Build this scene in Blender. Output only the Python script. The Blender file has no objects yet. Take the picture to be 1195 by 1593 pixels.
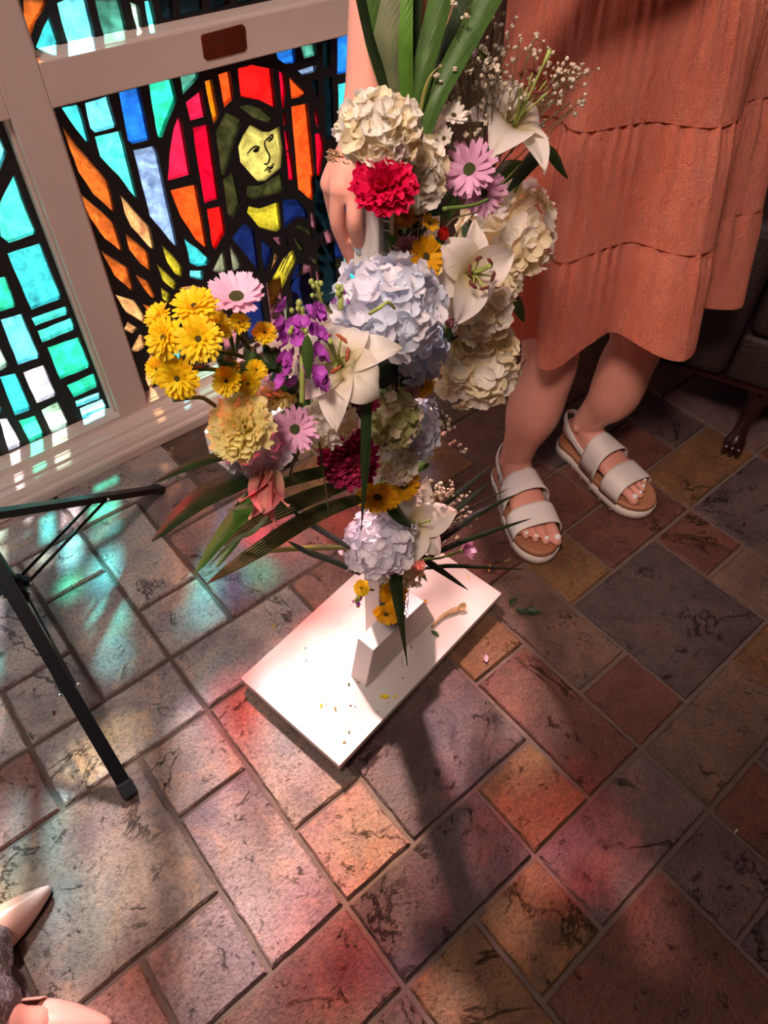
import bpy, bmesh, math, random
from mathutils import Vector, Matrix, Euler, noise
from mathutils.geometry import delaunay_2d_cdt, intersect_point_line
random.seed(7)
C = bpy.context.scene.collection
PI = math.pi

# ------------------------------------------------------------------ camera
CAM_H = 1.319
F_PX, W_PX, H_PX = 1102.6, 1195, 1593
PITCH, ROLL, YAW = 0.853119, -0.004232, 0.873003
_fw = Vector((math.cos(YAW)*math.cos(PITCH), math.sin(YAW)*math.cos(PITCH), -math.sin(PITCH)))
_r0 = Vector((math.sin(YAW), -math.cos(YAW), 0))
_d0 = _fw.cross(_r0)
CAM_R = _r0*math.cos(ROLL) + _d0*math.sin(ROLL)
CAM_D = -_r0*math.sin(ROLL) + _d0*math.cos(ROLL)
CAM_F = _fw
CAM_P = Vector((0, 0, CAM_H))
cd = bpy.data.cameras.new('camera'); cam = bpy.data.objects.new('camera', cd); C.objects.link(cam)
cd.sensor_fit = 'VERTICAL'; cd.sensor_height = 36; cd.lens = 36*F_PX/H_PX; cd.clip_start = 0.02
M = Matrix((CAM_R, -CAM_D, -CAM_F)).transposed().to_4x4(); M.translation = CAM_P
cam.matrix_world = M
bpy.context.scene.camera = cam

# ------------------------------------------------------------------ light
sc = bpy.context.scene
sc.view_settings.view_transform = 'Standard'
try: sc.view_settings.look = 'None'
except Exception: pass
sc.view_settings.gamma = 1; sc.view_settings.use_curve_mapping = False
sc.view_settings.exposure = 0.10
try:
    sc.cycles.use_denoising = True
    sc.cycles.max_bounces = 10; sc.cycles.transparent_max_bounces = 16
    sc.cycles.transmission_bounces = 6; sc.cycles.diffuse_bounces = 5
    sc.cycles.caustics_reflective = False; sc.cycles.caustics_refractive = False
    sc.cycles.sample_clamp_indirect = 6
except Exception: pass
world = bpy.data.worlds.new('world'); sc.world = world; world.use_nodes = True
world.node_tree.nodes['Background'].inputs[0].default_value = (0.75, 0.85, 1.0, 1)
world.node_tree.nodes['Background'].inputs[1].default_value = 1.6

def lamp(name, kind, energy, color, loc, direction, **kw):
    l = bpy.data.lights.new(name, kind); l.energy = energy; l.color = color
    for k, v in kw.items(): setattr(l, k, v)
    o = bpy.data.objects.new(name, l); C.objects.link(o); o.location = loc
    o.rotation_euler = Vector(direction).to_track_quat('-Z', 'Y').to_euler()
    return o
SUN_DIR = Vector((-0.38, -0.85, -1.0))
lamp('sun', 'SUN', 46.0, (1, .91, .85), (3, 6, 6), SUN_DIR, angle=math.radians(4.5))
# unseen fill lights added under the ceiling (fixtures built further down)
CEIL_Z = 2.75
FILL_LIGHTS = [((-0.35, 0.60), 20.0), ((1.2, -1.0), 2.0)]
for (lx, ly), e in FILL_LIGHTS:
    lamp('fill_lamp', 'AREA', e, (1, .80, .73), (lx, ly, CEIL_Z-0.075), (0, 0, -1), shape='DISK', size=0.34)

SPOT_AT, SPOT_TO = Vector((-0.50, -0.10, CEIL_Z-.16)), Vector((0.88, 0.68, 0.76))
lamp('fill_spot_lamp', 'SPOT', 190.0, (1, .76, .65), SPOT_AT, SPOT_TO-SPOT_AT, spot_size=math.radians(40), spot_blend=.6, shadow_soft_size=.20)  # unseen spot added to brighten the dress and flowers

# ------------------------------------------------------------------ helpers
def ray(px, py):
    return (px-W_PX/2)/F_PX*CAM_R + (py-H_PX/2)/F_PX*CAM_D + CAM_F
def at_y(px, py, y):
    d = ray(px, py); return CAM_P + d*(y/d.y)
def at_z(px, py, z):
    d = ray(px, py); return CAM_P + d*((z-CAM_H)/d.z)
YC = 0.60                                   # vertical plane of the flower cross
def V(*a): return Vector(a)
def tag(o, label=None, cat=None, group=None, kind=None):
    if label: o['label'] = label
    if cat: o['category'] = cat
    if group: o['group'] = group
    if kind: o['kind'] = kind
    return o
def empty(name, loc=(0, 0, 0), rot=None):
    o = bpy.data.objects.new(name, None); C.objects.link(o); o.location = loc
    o.empty_display_size = .02
    if rot is not None: o.rotation_euler = rot
    return o
def link(name, me, m=None, parent=None, mw=None, smooth=False):
    o = bpy.data.objects.new(name, me); C.objects.link(o)
    if m is not None and not me.materials: me.materials.append(m)
    if parent is not None: o.parent = parent
    if mw is not None: o.matrix_basis = mw
    return o
def bm_mesh(bm, name, smooth=False):
    me = bpy.data.meshes.new(name)
    bmesh.ops.recalc_face_normals(bm, faces=bm.faces)
    bm.to_mesh(me); bm.free()
    if smooth:
        me.polygons.foreach_set('use_smooth', [True]*len(me.polygons))
    return me
def obj(name, bm, m, parent=None, smooth=False, **kw):
    return link(name, bm_mesh(bm, name, smooth), m, parent, **kw)
def box(bm, lo, hi, mat=None):
    vs = [bm.verts.new((x, y, z)) for x in (lo[0], hi[0]) for y in (lo[1], hi[1]) for z in (lo[2], hi[2])]
    if mat is not None:
        for v in vs: v.co = mat @ v.co
    f = [(0, 1, 3, 2), (4, 6, 7, 5), (0, 4, 5, 1), (2, 3, 7, 6), (0, 2, 6, 4), (1, 5, 7, 3)]
    return [bm.faces.new([vs[i] for i in q]) for q in f]
def prism(bm, pts, axis_vec):
    """extrude a polygon of 3D points along a vector"""
    a = [bm.verts.new(p) for p in pts]; b = [bm.verts.new(Vector(p)+axis_vec) for p in pts]
    n = len(a); bm.faces.new(a); bm.faces.new(b[::-1])
    for i in range(n): bm.faces.new((a[i], b[i], b[(i+1) % n], a[(i+1) % n]))
def bevel(bm, w, seg=2):
    bmesh.ops.bevel(bm, geom=list(bm.edges), offset=w, segments=seg, affect='EDGES', profile=.6, clamp_overlap=True)
def tube(bm, pts, rad, n=8, caps=True, flat=1.0, upv=None):
    """tapered tube; rad scalar or list; flat squeezes the second axis"""
    pts = [Vector(p) for p in pts]
    if not isinstance(rad, (list, tuple)): rad = [rad]*len(pts)
    rings, prev = [], upv
    for i, p in enumerate(pts):
        t = (pts[min(i+1, len(pts)-1)] - pts[max(i-1, 0)]).normalized()
        if prev is None or abs(prev.dot(t)) > .95:
            prev = Vector((0, 0, 1)) if abs(t.z) < .9 else Vector((1, 0, 0))
        u = (prev - t*prev.dot(t)).normalized(); w = t.cross(u); prev = u
        r = rad[i]; ru, rw = (r if isinstance(r, (tuple, list)) else (r, r*flat))
        rings.append([bm.verts.new(p + u*ru*math.cos(2*PI*k/n) + w*rw*math.sin(2*PI*k/n)) for k in range(n)])
    for a, b in zip(rings, rings[1:]):
        for k in range(n): bm.faces.new((a[k], a[(k+1) % n], b[(k+1) % n], b[k]))
    if caps:
        bm.faces.new(rings[0][::-1]); bm.faces.new(rings[-1])
def ball(bm, c, r, u=8, v=6, scale=(1, 1, 1), rot=None):
    c = Vector(c); rows = []
    def P(x, y, z):
        p = Vector((x*r*scale[0], y*r*scale[1], z*r*scale[2]))
        return bm.verts.new(c + (rot @ p if rot is not None else p))
    top, bot = P(0, 0, 1), P(0, 0, -1)
    for i in range(1, v):
        a = PI*i/v; rows.append([P(math.sin(a)*math.cos(2*PI*k/u), math.sin(a)*math.sin(2*PI*k/u), math.cos(a)) for k in range(u)])
    for k in range(u):
        bm.faces.new((top, rows[0][k], rows[0][(k+1) % u])); bm.faces.new((bot, rows[-1][(k+1) % u], rows[-1][k]))
    for a, b in zip(rows, rows[1:]):
        for k in range(u): bm.faces.new((a[k], b[k], b[(k+1) % u], a[(k+1) % u]))
def smooth_pts(pts, n=6):
    """Catmull-Rom through points"""
    P = [Vector(p) for p in pts]; P = [P[0]*2-P[1]] + P + [P[-1]*2-P[-2]]
    out = []
    for i in range(1, len(P)-2):
        for k in range(n):
            t = k/n; a, b, c, d = P[i-1:i+3]
            out.append(.5*((2*b)+(c-a)*t+(2*a-5*b+4*c-d)*t*t+(3*b-a-3*c+d)*t**3))
    out.append(P[-2]); return out

# ------------------------------------------------------------------ materials
class N:
    """tiny node helper"""
    def __init__(s, name):
        s.m = bpy.data.materials.new(name); s.m.use_nodes = True
        s.t = s.m.node_tree; s.n = s.t.nodes; s.l = s.t.links; s.n.clear()
        s.out = s.n.new('ShaderNodeOutputMaterial')
    def new(s, typ, **kw):
        x = s.n.new('ShaderNode'+typ)
        for k, v in kw.items():
            if k in x.inputs: s.set(x.inputs[k], v)
            else: setattr(x, k, v)
        return x
    def set(s, inp, v):
        if hasattr(v, 'is_linked'): s.l.new(v, inp)
        elif isinstance(v, (tuple, list)) and len(v) == 3 and inp.type == 'RGBA': inp.default_value = (*v, 1)
        else: inp.default_value = v
    def noise(s, scale, detail=4, rough=.55, vec=None, dist=0):
        x = s.new('TexNoise', Scale=scale, Detail=detail, Roughness=rough, Distortion=dist)
        if vec is not None: s.l.new(vec, x.inputs['Vector'])
        return x.outputs['Fac']
    def ramp(s, fac, stops):
        x = s.n.new('ShaderNodeValToRGB'); s.l.new(fac, x.inputs[0]); e = x.color_ramp.elements
        while len(e) < len(stops): e.new(.5)
        for el, (p, c) in zip(e, stops):
            el.position = p; el.color = (*c, 1) if isinstance(c, (tuple, list)) else (c, c, c, 1)
        return x.outputs[0]
    def mix(s, fac, a, b, mode='MIX'):
        x = s.n.new('ShaderNodeMix'); x.data_type = 'RGBA'; x.blend_type = mode
        s.set(x.inputs[0], fac); s.set(x.inputs[6], a); s.set(x.inputs[7], b); return x.outputs[2]
    def coord(s, kind='Object', scale=None, rnd=False):
        c = s.n.new('ShaderNodeTexCoord').outputs[kind]
        if rnd:
            o = s.n.new('ShaderNodeObjectInfo'); v = s.n.new('ShaderNodeVectorMath'); v.operation = 'MULTIPLY_ADD'
            s.l.new(o.outputs['Random'], v.inputs[0]); v.inputs[1].default_value = (17, 31, 23); s.l.new(c, v.inputs[2]); c = v.outputs[0]
        if scale:
            v = s.n.new('ShaderNodeVectorMath'); v.operation = 'MULTIPLY'; s.l.new(c, v.inputs[0]); v.inputs[1].default_value = scale; c = v.outputs[0]
        return c
    def bump(s, h, strength=.3, dist=.01):
        b = s.new('Bump', Strength=strength, Distance=dist); s.l.new(h, b.inputs['Height']); return b.outputs[0]
    def finish(s, bsdf):
        s.l.new(bsdf, s.out.inputs[0]); return s.m
def plain(name, col, rough=.5, metal=0, bump=0, bscale=60, spec=.5, var=.0, coat=0):
    n = N(name); c = n.coord()
    base = col
    nz = n.noise(bscale, 4, .6, c)
    if var: base = n.mix(n.noise(bscale*.25, 3, .6, c), tuple(x*(1-var) for x in col), tuple(min(1, x*(1+var)) for x in col))
    p = n.new('BsdfPrincipled', **{'Base Color': base, 'Roughness': rough, 'Metallic': metal, 'Specular IOR Level': spec, 'Coat Weight': coat})
    if bump: n.l.new(n.bump(nz, bump, .004), p.inputs['Normal'])
    return n.finish(p.outputs[0])
def petal_mat(name, col, col2=None, trans=.35, rough=.55, vein=0, rnd=.12, base=None):
    """thin petal or leaf: diffuse reflection with light coming through; col2 is mixed in per piece and along noise"""
    n = N(name); o = n.n.new('ShaderNodeObjectInfo').outputs['Random']
    c = n.coord('Object')
    col2 = col2 or tuple(x*.86 for x in col)
    fac = n.new('MapRange'); n.l.new(n.noise(45, 3, .5, n.coord('Object', rnd=True)), fac.inputs[0])
    fac.inputs[1].default_value = .3; fac.inputs[2].default_value = .7
    b = n.mix(fac.outputs[0], col, col2)
    b = n.mix(o, b, n.mix(1.0, b, (1-rnd, 1-rnd, 1-rnd), 'MULTIPLY'))
    if base:                                # throat colour and midrib of a lily petal, along its own length
        sx = n.new('SeparateXYZ'); n.l.new(n.coord('Object'), sx.inputs[0]); mr = n.new('MapRange'); n.l.new(sx.outputs[0], mr.inputs[0])
        mr.inputs[1].default_value = .030; mr.inputs[2].default_value = .002; b = n.mix(mr.outputs[0], b, base)
        ab = n.new('Math', operation='ABSOLUTE'); n.l.new(sx.outputs[1], ab.inputs[0]); m2 = n.new('MapRange'); n.l.new(ab.outputs[0], m2.inputs[0])
        m2.inputs[1].default_value = .0035; m2.inputs[2].default_value = .0; m2.inputs[4].default_value = .55; b = n.mix(m2.outputs[0], b, n.mix(.5, b, base))
    p = n.new('BsdfPrincipled', **{'Base Color': b, 'Roughness': rough, 'Specular IOR Level': .3})
    if vein:
        w = n.noise(1, 2, .5, n.coord('Object', scale=(40, 900, 40))); n.l.new(n.bump(w, vein, .002), p.inputs['Normal'])
    t = n.new('BsdfTranslucent', Color=b); mx = n.new('MixShader'); mx.inputs[0].default_value = trans
    n.l.new(p.outputs[0], mx.inputs[1]); n.l.new(t.outputs[0], mx.inputs[2])
    return n.finish(mx.outputs[0])
def glass_mat(name, col, clear=.5, var=.42):
    """thick slab glass: part of the light passes straight (and tints what it falls on), part is scattered"""
    n = N('glass_'+name); c = n.coord('Object')
    f1 = n.noise(24, 6, .66, n.coord('Object', rnd=True), 1.6)
    b = n.mix(n.ramp(f1, [(.3, 0.0), (.75, 1.0)]), tuple(x*(1-var) for x in col), tuple(min(1, x*(1+var*.8)+.03*var) for x in col))
    tr = n.new('BsdfTransparent', Color=b); tl = n.new('BsdfTranslucent', Color=n.mix(1.0, n.mix(1.0, b, b, 'MULTIPLY'), (.42, .42, .42), 'MULTIPLY'))
    mx = n.new('MixShader'); mx.inputs[0].default_value = 1-clear
    n.l.new(tr.outputs[0], mx.inputs[1]); n.l.new(tl.outputs[0], mx.inputs[2])
    gl = n.new('BsdfGlossy', Color=(1, 1, 1), Roughness=.25)
    n.l.new(n.bump(n.noise(120, 3, .6, c), .5, .003), gl.inputs['Normal'])
    m2 = n.new('MixShader'); m2.inputs[0].default_value = .035
    n.l.new(mx.outputs[0], m2.inputs[1]); n.l.new(gl.outputs[0], m2.inputs[2])
    return n.finish(m2.outputs[0])

GL = {k: glass_mat(k, c, cl) for k, (c, cl) in dict(
    aqua=((.28, .95, .88), .82), green=((.18, .88, .65), .78), teal=((.22, .72, .80), .78), cyan=((.36, .83, 1.0), .82),
    blue=((.16, .46, .93), .5), steel=((.52, .62, .80), .45), lavender=((.74, .78, .95), .70), pale_green=((.66, .94, .76), .70),
    red=((.95, .10, .10), .72), crimson=((.72, .05, .18), .68), pink_red=((.96, .12, .26), .74), orange_red=((1.0, .30, .12), .72),
    orange=((1.0, .50, .12), .45), amber=((.80, .43, .20), .4), peach=((.90, .62, .44), .45), olive=((.72, .68, .24), .4),
    face=((.86, .78, .48), .2), dark_olive=((.32, .33, .22), .25), dark_teal=((.10, .18, .21), .25), navy=((.14, .21, .40), .3),
    mauve=((.54, .37, .42), .35), grey_olive=((.56, .58, .50), .35), sea=((.34, .62, .56), .45),
    rose=((1.0, .66, .66), .8), white=((1.0, .92, .86), .85), pale_yellow=((1.0, .86, .60), .8), lilac=((.84, .78, .95), .8), clear_red=((1.0, .12, .12), .75), blush=((.92, .60, .59), .5)).items()}

WHITE_PAINT = plain('white_paint', (.90, .73, .64), .38, bump=.06, bscale=90, var=.03)
BOARD_WHITE = plain('white_board', (.66, .61, .58), .42, bump=.05, bscale=120, var=.02)
LEAD = plain('black_lead', (.012, .010, .012), .55, bump=.4, bscale=160)
BLACK_METAL = plain('black_metal', (.006, .006, .007), .38, spec=.3)
CHROME = plain('chrome', (.75, .76, .78), .18, metal=1)
BRASS = plain('aged_brass', (.55, .20, .10), .38, metal=1, bump=.15, bscale=200, var=.3)
ENGRAVE = plain('engraved_dark', (.07, .03, .02), .6)
GOLD = plain('gold', (.85, .50, .25), .25, metal=1)
WALL_PAINT = plain('wall_paint', (.62, .46, .38), .6, bump=.05, bscale=70, var=.03)
DARK_WALL = plain('dark_panel', (.12, .065, .05), .5, bump=.15, bscale=30, var=.2)
CEIL_PAINT = plain('ceiling_paint', (.75, .70, .66), .7)
WIRE = plain('wire', (.55, .52, .48), .35, metal=1)
FOAM = plain('wet_foam', (.035, .05, .03), .9, bump=.6, bscale=150, var=.4)
LEATHER = plain('brown_leather', (.020, .010, .0085), .55, bump=.9, bscale=140, var=.25)
MAHOGANY = plain('mahogany', (.022, .005, .005), .22, coat=.4)
NAIL_WHITE = plain('white_polish', (.85, .80, .80), .2, coat=.5)
NAIL_GREY = plain('grey_polish', (.30, .36, .42), .2, coat=.5)
STRAP_WHITE = plain('white_leather', (.78, .72, .68), .5, bump=.08, bscale=250)
SOLE_WHITE = plain('white_rubber', (.76, .68, .62), .6)
CORK = plain('tan_footbed', (.40, .17, .085), .6, bump=.1, bscale=200, var=.1)
NUDE = plain('nude_leather', (.74, .42, .34), .33, coat=.15, var=.04)
HAIR = plain('brown_hair', (.06, .03, .02), .5)

def skin_mat():
    n = N('skin'); c = n.coord()
    b = n.mix(n.noise(35, 4, .6, c), (.66, .28, .205), (.76, .355, .275))
    p = n.new('BsdfPrincipled', **{'Base Color': b, 'Roughness': .48, 'Specular IOR Level': .35, 'Subsurface Weight': .12, 'Subsurface Scale': .01})
    p.inputs['Subsurface Radius'].default_value = (1, .35, .2)
    n.l.new(n.bump(n.noise(400, 3, .6, c), .08, .002), p.inputs['Normal'])
    return n.finish(p.outputs[0])
SKIN = skin_mat()
def tile_mat():
    n = N('stone_tile'); oc = n.n.new('ShaderNodeObjectInfo').outputs['Color']; c = n.coord('Object', rnd=True)
    blot = n.ramp(n.noise(9, 5, .62, c, .6), [(.38, 0.0), (.62, 1.0)])
    col = n.mix(n.mix(.8, (0, 0, 0), blot), oc, n.mix(1.0, oc, (.52, .50, .60), 'MULTIPLY'))
    warm = n.ramp(n.noise(14, 4, .6, c, 1.2), [(.52, 0.0), (.70, 1.0)])
    col = n.mix(n.mix(.6, (0, 0, 0), warm), col, n.mix(1.0, oc, (1.35, 1.05, .8), 'MULTIPLY'))
    speck = n.ramp(n.noise(150, 3, .7, c), [(.30, .52), (.55, 1.08)])
    col = n.mix(1.0, col, speck, 'MULTIPLY')
    pits = n.ramp(n.noise(24, 6, .78, c, 1.6), [(.30, 0.0), (.40, 1.0)])
    col = n.mix(1.0, col, n.ramp(pits, [(0, .25), (1, 1.0)]), 'MULTIPLY')
    vor = n.new('TexNoise', Scale=4.2, Detail=9, Roughness=.66, Distortion=.6); n.l.new(c, vor.inputs['Vector'])
    ridge = n.new('Math', operation='ABSOLUTE'); sb = n.new('Math', operation='SUBTRACT'); n.l.new(vor.outputs['Fac'], sb.inputs[0]); sb.inputs[1].default_value = .5
    n.l.new(sb.outputs[0], ridge.inputs[0])
    crack = n.ramp(ridge.outputs[0], [(0.0, 0.0), (.010, 1.0)])
    gate = n.ramp(n.noise(5, 2, .5, c), [(.54, 1.0), (.60, 0.0)])
    crack = n.mix(gate, crack, (1, 1, 1))
    col = n.mix(1.0, col, n.ramp(crack, [(0, .45), (1, 1.0)]), 'MULTIPLY')
    h = n.mix(.4, n.noise(11, 8, .70, c, .8), pits); h = n.mix(.35, h, crack)
    h = n.mix(.25, h, n.noise(160, 4, .7, c))
    p = n.new('BsdfPrincipled', **{'Base Color': col, 'Specular IOR Level': .5})
    n.l.new(n.ramp(n.noise(20, 4, .6, c), [(.3, .34), (.7, .55)]), p.inputs['Roughness'])
    n.l.new(n.bump(h, 1.0, .016), p.inputs['Normal'])
    return n.finish(p.outputs[0])
TILE = tile_mat()
GROUT = plain('grout', (.13, .085, .07), .85, bump=.5, bscale=120, var=.3)
def gauze_mat():
    n = N('peach_gauze')
    def st(u, v, det=5, rough=.6, dist=.8):
        m = n.new('VectorMath', operation='MULTIPLY'); n.l.new(n.coord('UV'), m.inputs[0]); m.inputs[1].default_value = (u, v, 1)
        return n.noise(1, det, rough, m.outputs[0], dist)
    crinkle = n.ramp(st(170, 46, 5, .60, 1.6), [(.28, 0.0), (.75, 1.0)]); big = st(34, 9, 3, .5, 1.4); weave = st(900, 420, 2, .5, 0)
    b = n.mix(crinkle, (.91, .205, .11), (.98, .265, .155))
    b = n.mix(n.ramp(big, [(.35, 0.0), (.7, .35)]), b, (1.0, .42, .30))
    p = n.new('BsdfPrincipled', **{'Base Color': b, 'Roughness': .8, 'Specular IOR Level': .15, 'Sheen Weight': .25})
    h = n.mix(.35, n.mix(.5, crinkle, big), weave)
    n.l.new(n.bump(h, 1.0, .012), p.inputs['Normal'])
    t = n.new('BsdfTranslucent', Color=b); mx = n.new('MixShader'); mx.inputs[0].default_value = .2
    n.l.new(p.outputs[0], mx.inputs[1]); n.l.new(t.outputs[0], mx.inputs[2])
    return n.finish(mx.outputs[0])
GAUZE = gauze_mat()
def lace_mat():
    n = N('grey_lace'); c = n.coord()
    f = n.ramp(n.noise(70, 4, .7, c, 1.5), [(.45, 0.0), (.55, 1.0)])
    p = n.new('BsdfPrincipled', **{'Base Color': n.mix(f, (.20, .15, .17), (.55, .52, .56)), 'Roughness': .7})
    n.l.new(n.bump(f, .6, .004), p.inputs['Normal']); return n.finish(p.outputs[0])
LACE = lace_mat()

P_WHITE = petal_mat('petal_white', (.94, .90, .83), (.92, .86, .76), .42)
P_CREAM = petal_mat('petal_cream', (.96, .86, .64), (.92, .80, .52), .42)
P_LAV = petal_mat('petal_lavender', (.88, .85, .92), (.82, .80, .91), .42)
P_PALELAV = petal_mat('petal_pale_lavender', (.96, .92, .93), (.91, .87, .94), .42)
P_BLUE = petal_mat('petal_blue', (.74, .79, .87), (.66, .73, .86), .42)
P_GREEN = petal_mat('petal_green', (.62, .60, .30), (.42, .46, .14), .3)
P_YEL = petal_mat('petal_yellow', (.95, .76, .02), (.92, .62, .01), .35)
P_GOLD = petal_mat('petal_gold', (.95, .54, .01), (.88, .42, .01), .35)
P_RUST = petal_mat('petal_rust', (.60, .24, .02), (.45, .16, .01), .3)
P_PINK = petal_mat('petal_pink', (.84, .48, .66), (.70, .34, .54), .35)
P_LPINK = petal_mat('petal_light_pink', (.90, .64, .78), (.80, .52, .70), .35)
P_DUSTY = petal_mat('petal_dusty_rose', (.62, .30, .34), (.45, .18, .24), .3)
P_BURG = petal_mat('petal_burgundy', (.42, .02, .08), (.24, .01, .06), .25)
P_BURGL = petal_mat('petal_burgundy_light', (.62, .06, .16), (.46, .03, .10), .3)
P_WINE = petal_mat('petal_wine', (.10, .004, .03), (.05, .002, .02), .2)
P_MAG = petal_mat('petal_carnation_red', (.78, .005, .09), (.62, .003, .05), .3)
P_PALEYEL = petal_mat('petal_pale_yellow', (1.0, .93, .50), (.98, .88, .36), .5)
P_PURPLE = petal_mat('petal_purple', (.42, .04, .46), (.55, .14, .58), .3)
P_SALMON = petal_mat('petal_salmon', (.80, .30, .28), (.62, .16, .18), .35, vein=.45, base=(.86, .62, .36))
P_LILY = petal_mat('petal_lily', (.95, .88, .82), (.92, .82, .74), .45, vein=.45, base=(.66, .56, .26))
P_RED = petal_mat('petal_scarlet', (.80, .03, .02), None, .3)
DISC_OLIVE = plain('disc_olive', (.16, .13, .015), .8, bump=1, bscale=700, var=.4)
DISC_GREEN = plain('disc_green', (.10, .14, .02), .8, bump=1, bscale=700, var=.4)
STEM = petal_mat('stem_green', (.16, .24, .05), (.10, .16, .03), .1)
LIME = petal_mat('lime_green', (.42, .50, .12), None, .2)
LEAF_D = petal_mat('leaf_dark', (.03, .065, .02), (.018, .04, .014), .2, .4, vein=.4)
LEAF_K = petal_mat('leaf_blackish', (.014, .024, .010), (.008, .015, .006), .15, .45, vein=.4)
LEAF_M = petal_mat('leaf_mid', (.075, .16, .03), (.05, .11, .025), .25, .4, vein=.4)
LEAF_B = petal_mat('leaf_bright', (.12, .28, .035), (.08, .19, .025), .3, .4, vein=.4)
LEAF_G = petal_mat('leaf_grey', (.20, .23, .11), (.13, .16, .08), .25, .5, vein=.4)
LEAF_Y = petal_mat('leaf_yellowed', (.36, .30, .08), None, .3, .5)
LEAF_BR = petal_mat('leaf_brown_striped', (.30, .24, .12), (.08, .12, .035), .25, .5, vein=.6)
TWIG = petal_mat('dry_twig', (.20, .16, .07), None, .1)
BUD = petal_mat('breath_bud', (.84, .74, .58), (.66, .54, .38), .25)
ANTHER = plain('anther_rust', (.30, .06, .015), .8, bump=.6, bscale=400)
ANTHER_D = plain('anther_dark', (.14, .02, .015), .8, bump=.6, bscale=400)
DRY = petal_mat('wilted_petal', (.72, .52, .30), (.50, .32, .14), .3)
CRUMB = plain('dark_crumb', (.05, .035, .03), .8)

# ------------------------------------------------------------------ the floor: stamped stone tiles in an ashlar pattern
U = 0.14997; X0, Y0 = -0.3135, -0.0435
floor = empty('floor'); tag(floor, 'floor of mottled red and grey stamped stone tiles', kind='structure')
bm = bmesh.new(); box(bm, (-1.6, -1.4, -.06), (3.0, 1.62, -.007)); obj('grout', bm, GROUT, floor)
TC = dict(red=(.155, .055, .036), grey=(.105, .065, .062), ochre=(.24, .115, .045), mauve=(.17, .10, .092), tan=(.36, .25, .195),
          brown=(.165, .097, .07), dark=(.08, .047, .04), rose=(.22, .10, .08), lilac=(.34, .215, .205), blush=(.40, .20, .16), pale=(.58, .475, .43))  # sunlit left tiles paler, shaded right ones darker: light put into colour
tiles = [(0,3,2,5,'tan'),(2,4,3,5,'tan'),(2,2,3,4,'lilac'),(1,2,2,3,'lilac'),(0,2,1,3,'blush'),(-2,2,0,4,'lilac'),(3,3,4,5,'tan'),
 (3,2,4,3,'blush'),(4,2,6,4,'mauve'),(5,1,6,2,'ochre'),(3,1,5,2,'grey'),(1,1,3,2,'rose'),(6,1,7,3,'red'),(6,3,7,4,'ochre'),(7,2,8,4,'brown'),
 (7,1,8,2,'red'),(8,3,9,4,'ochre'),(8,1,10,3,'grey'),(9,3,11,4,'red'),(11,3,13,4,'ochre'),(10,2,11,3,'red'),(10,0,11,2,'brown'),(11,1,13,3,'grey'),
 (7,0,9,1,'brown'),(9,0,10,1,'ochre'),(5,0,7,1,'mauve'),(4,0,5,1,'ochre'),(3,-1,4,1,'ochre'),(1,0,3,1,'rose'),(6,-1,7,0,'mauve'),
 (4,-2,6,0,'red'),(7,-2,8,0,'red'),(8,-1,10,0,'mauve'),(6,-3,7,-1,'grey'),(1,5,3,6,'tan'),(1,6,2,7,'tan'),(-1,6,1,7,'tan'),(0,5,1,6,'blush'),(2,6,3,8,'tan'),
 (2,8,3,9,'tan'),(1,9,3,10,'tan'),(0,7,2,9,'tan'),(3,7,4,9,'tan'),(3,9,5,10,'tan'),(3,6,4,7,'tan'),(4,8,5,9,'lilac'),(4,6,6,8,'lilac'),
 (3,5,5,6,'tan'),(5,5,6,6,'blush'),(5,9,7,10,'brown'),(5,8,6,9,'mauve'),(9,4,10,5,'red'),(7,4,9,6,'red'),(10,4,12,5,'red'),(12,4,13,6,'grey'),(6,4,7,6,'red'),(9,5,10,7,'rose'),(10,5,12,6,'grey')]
occ = set()
for a, b, c, d, _ in tiles:
    for i in range(a, c):
        for j in range(b, d): occ.add((i, j))
rt = random.Random(3)
for j in range(-8, 10):
    for i in range(-7, 20):
        if (i, j) in occ: continue
        opts = [(2, 1), (1, 2), (1, 1), (2, 2)]; rt.shuffle(opts)
        for w, h in opts + [(1, 1)]:
            cells = [(i+x, j+y) for x in range(w) for y in range(h)]
            if all(c not in occ and c[0] < 20 and c[1] < 10 for c in cells): break
        occ.update(cells); tiles.append((i, j, i+w, j+h, rt.choice(['red', 'grey', 'brown', 'ochre', 'mauve', 'rose'])))
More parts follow.
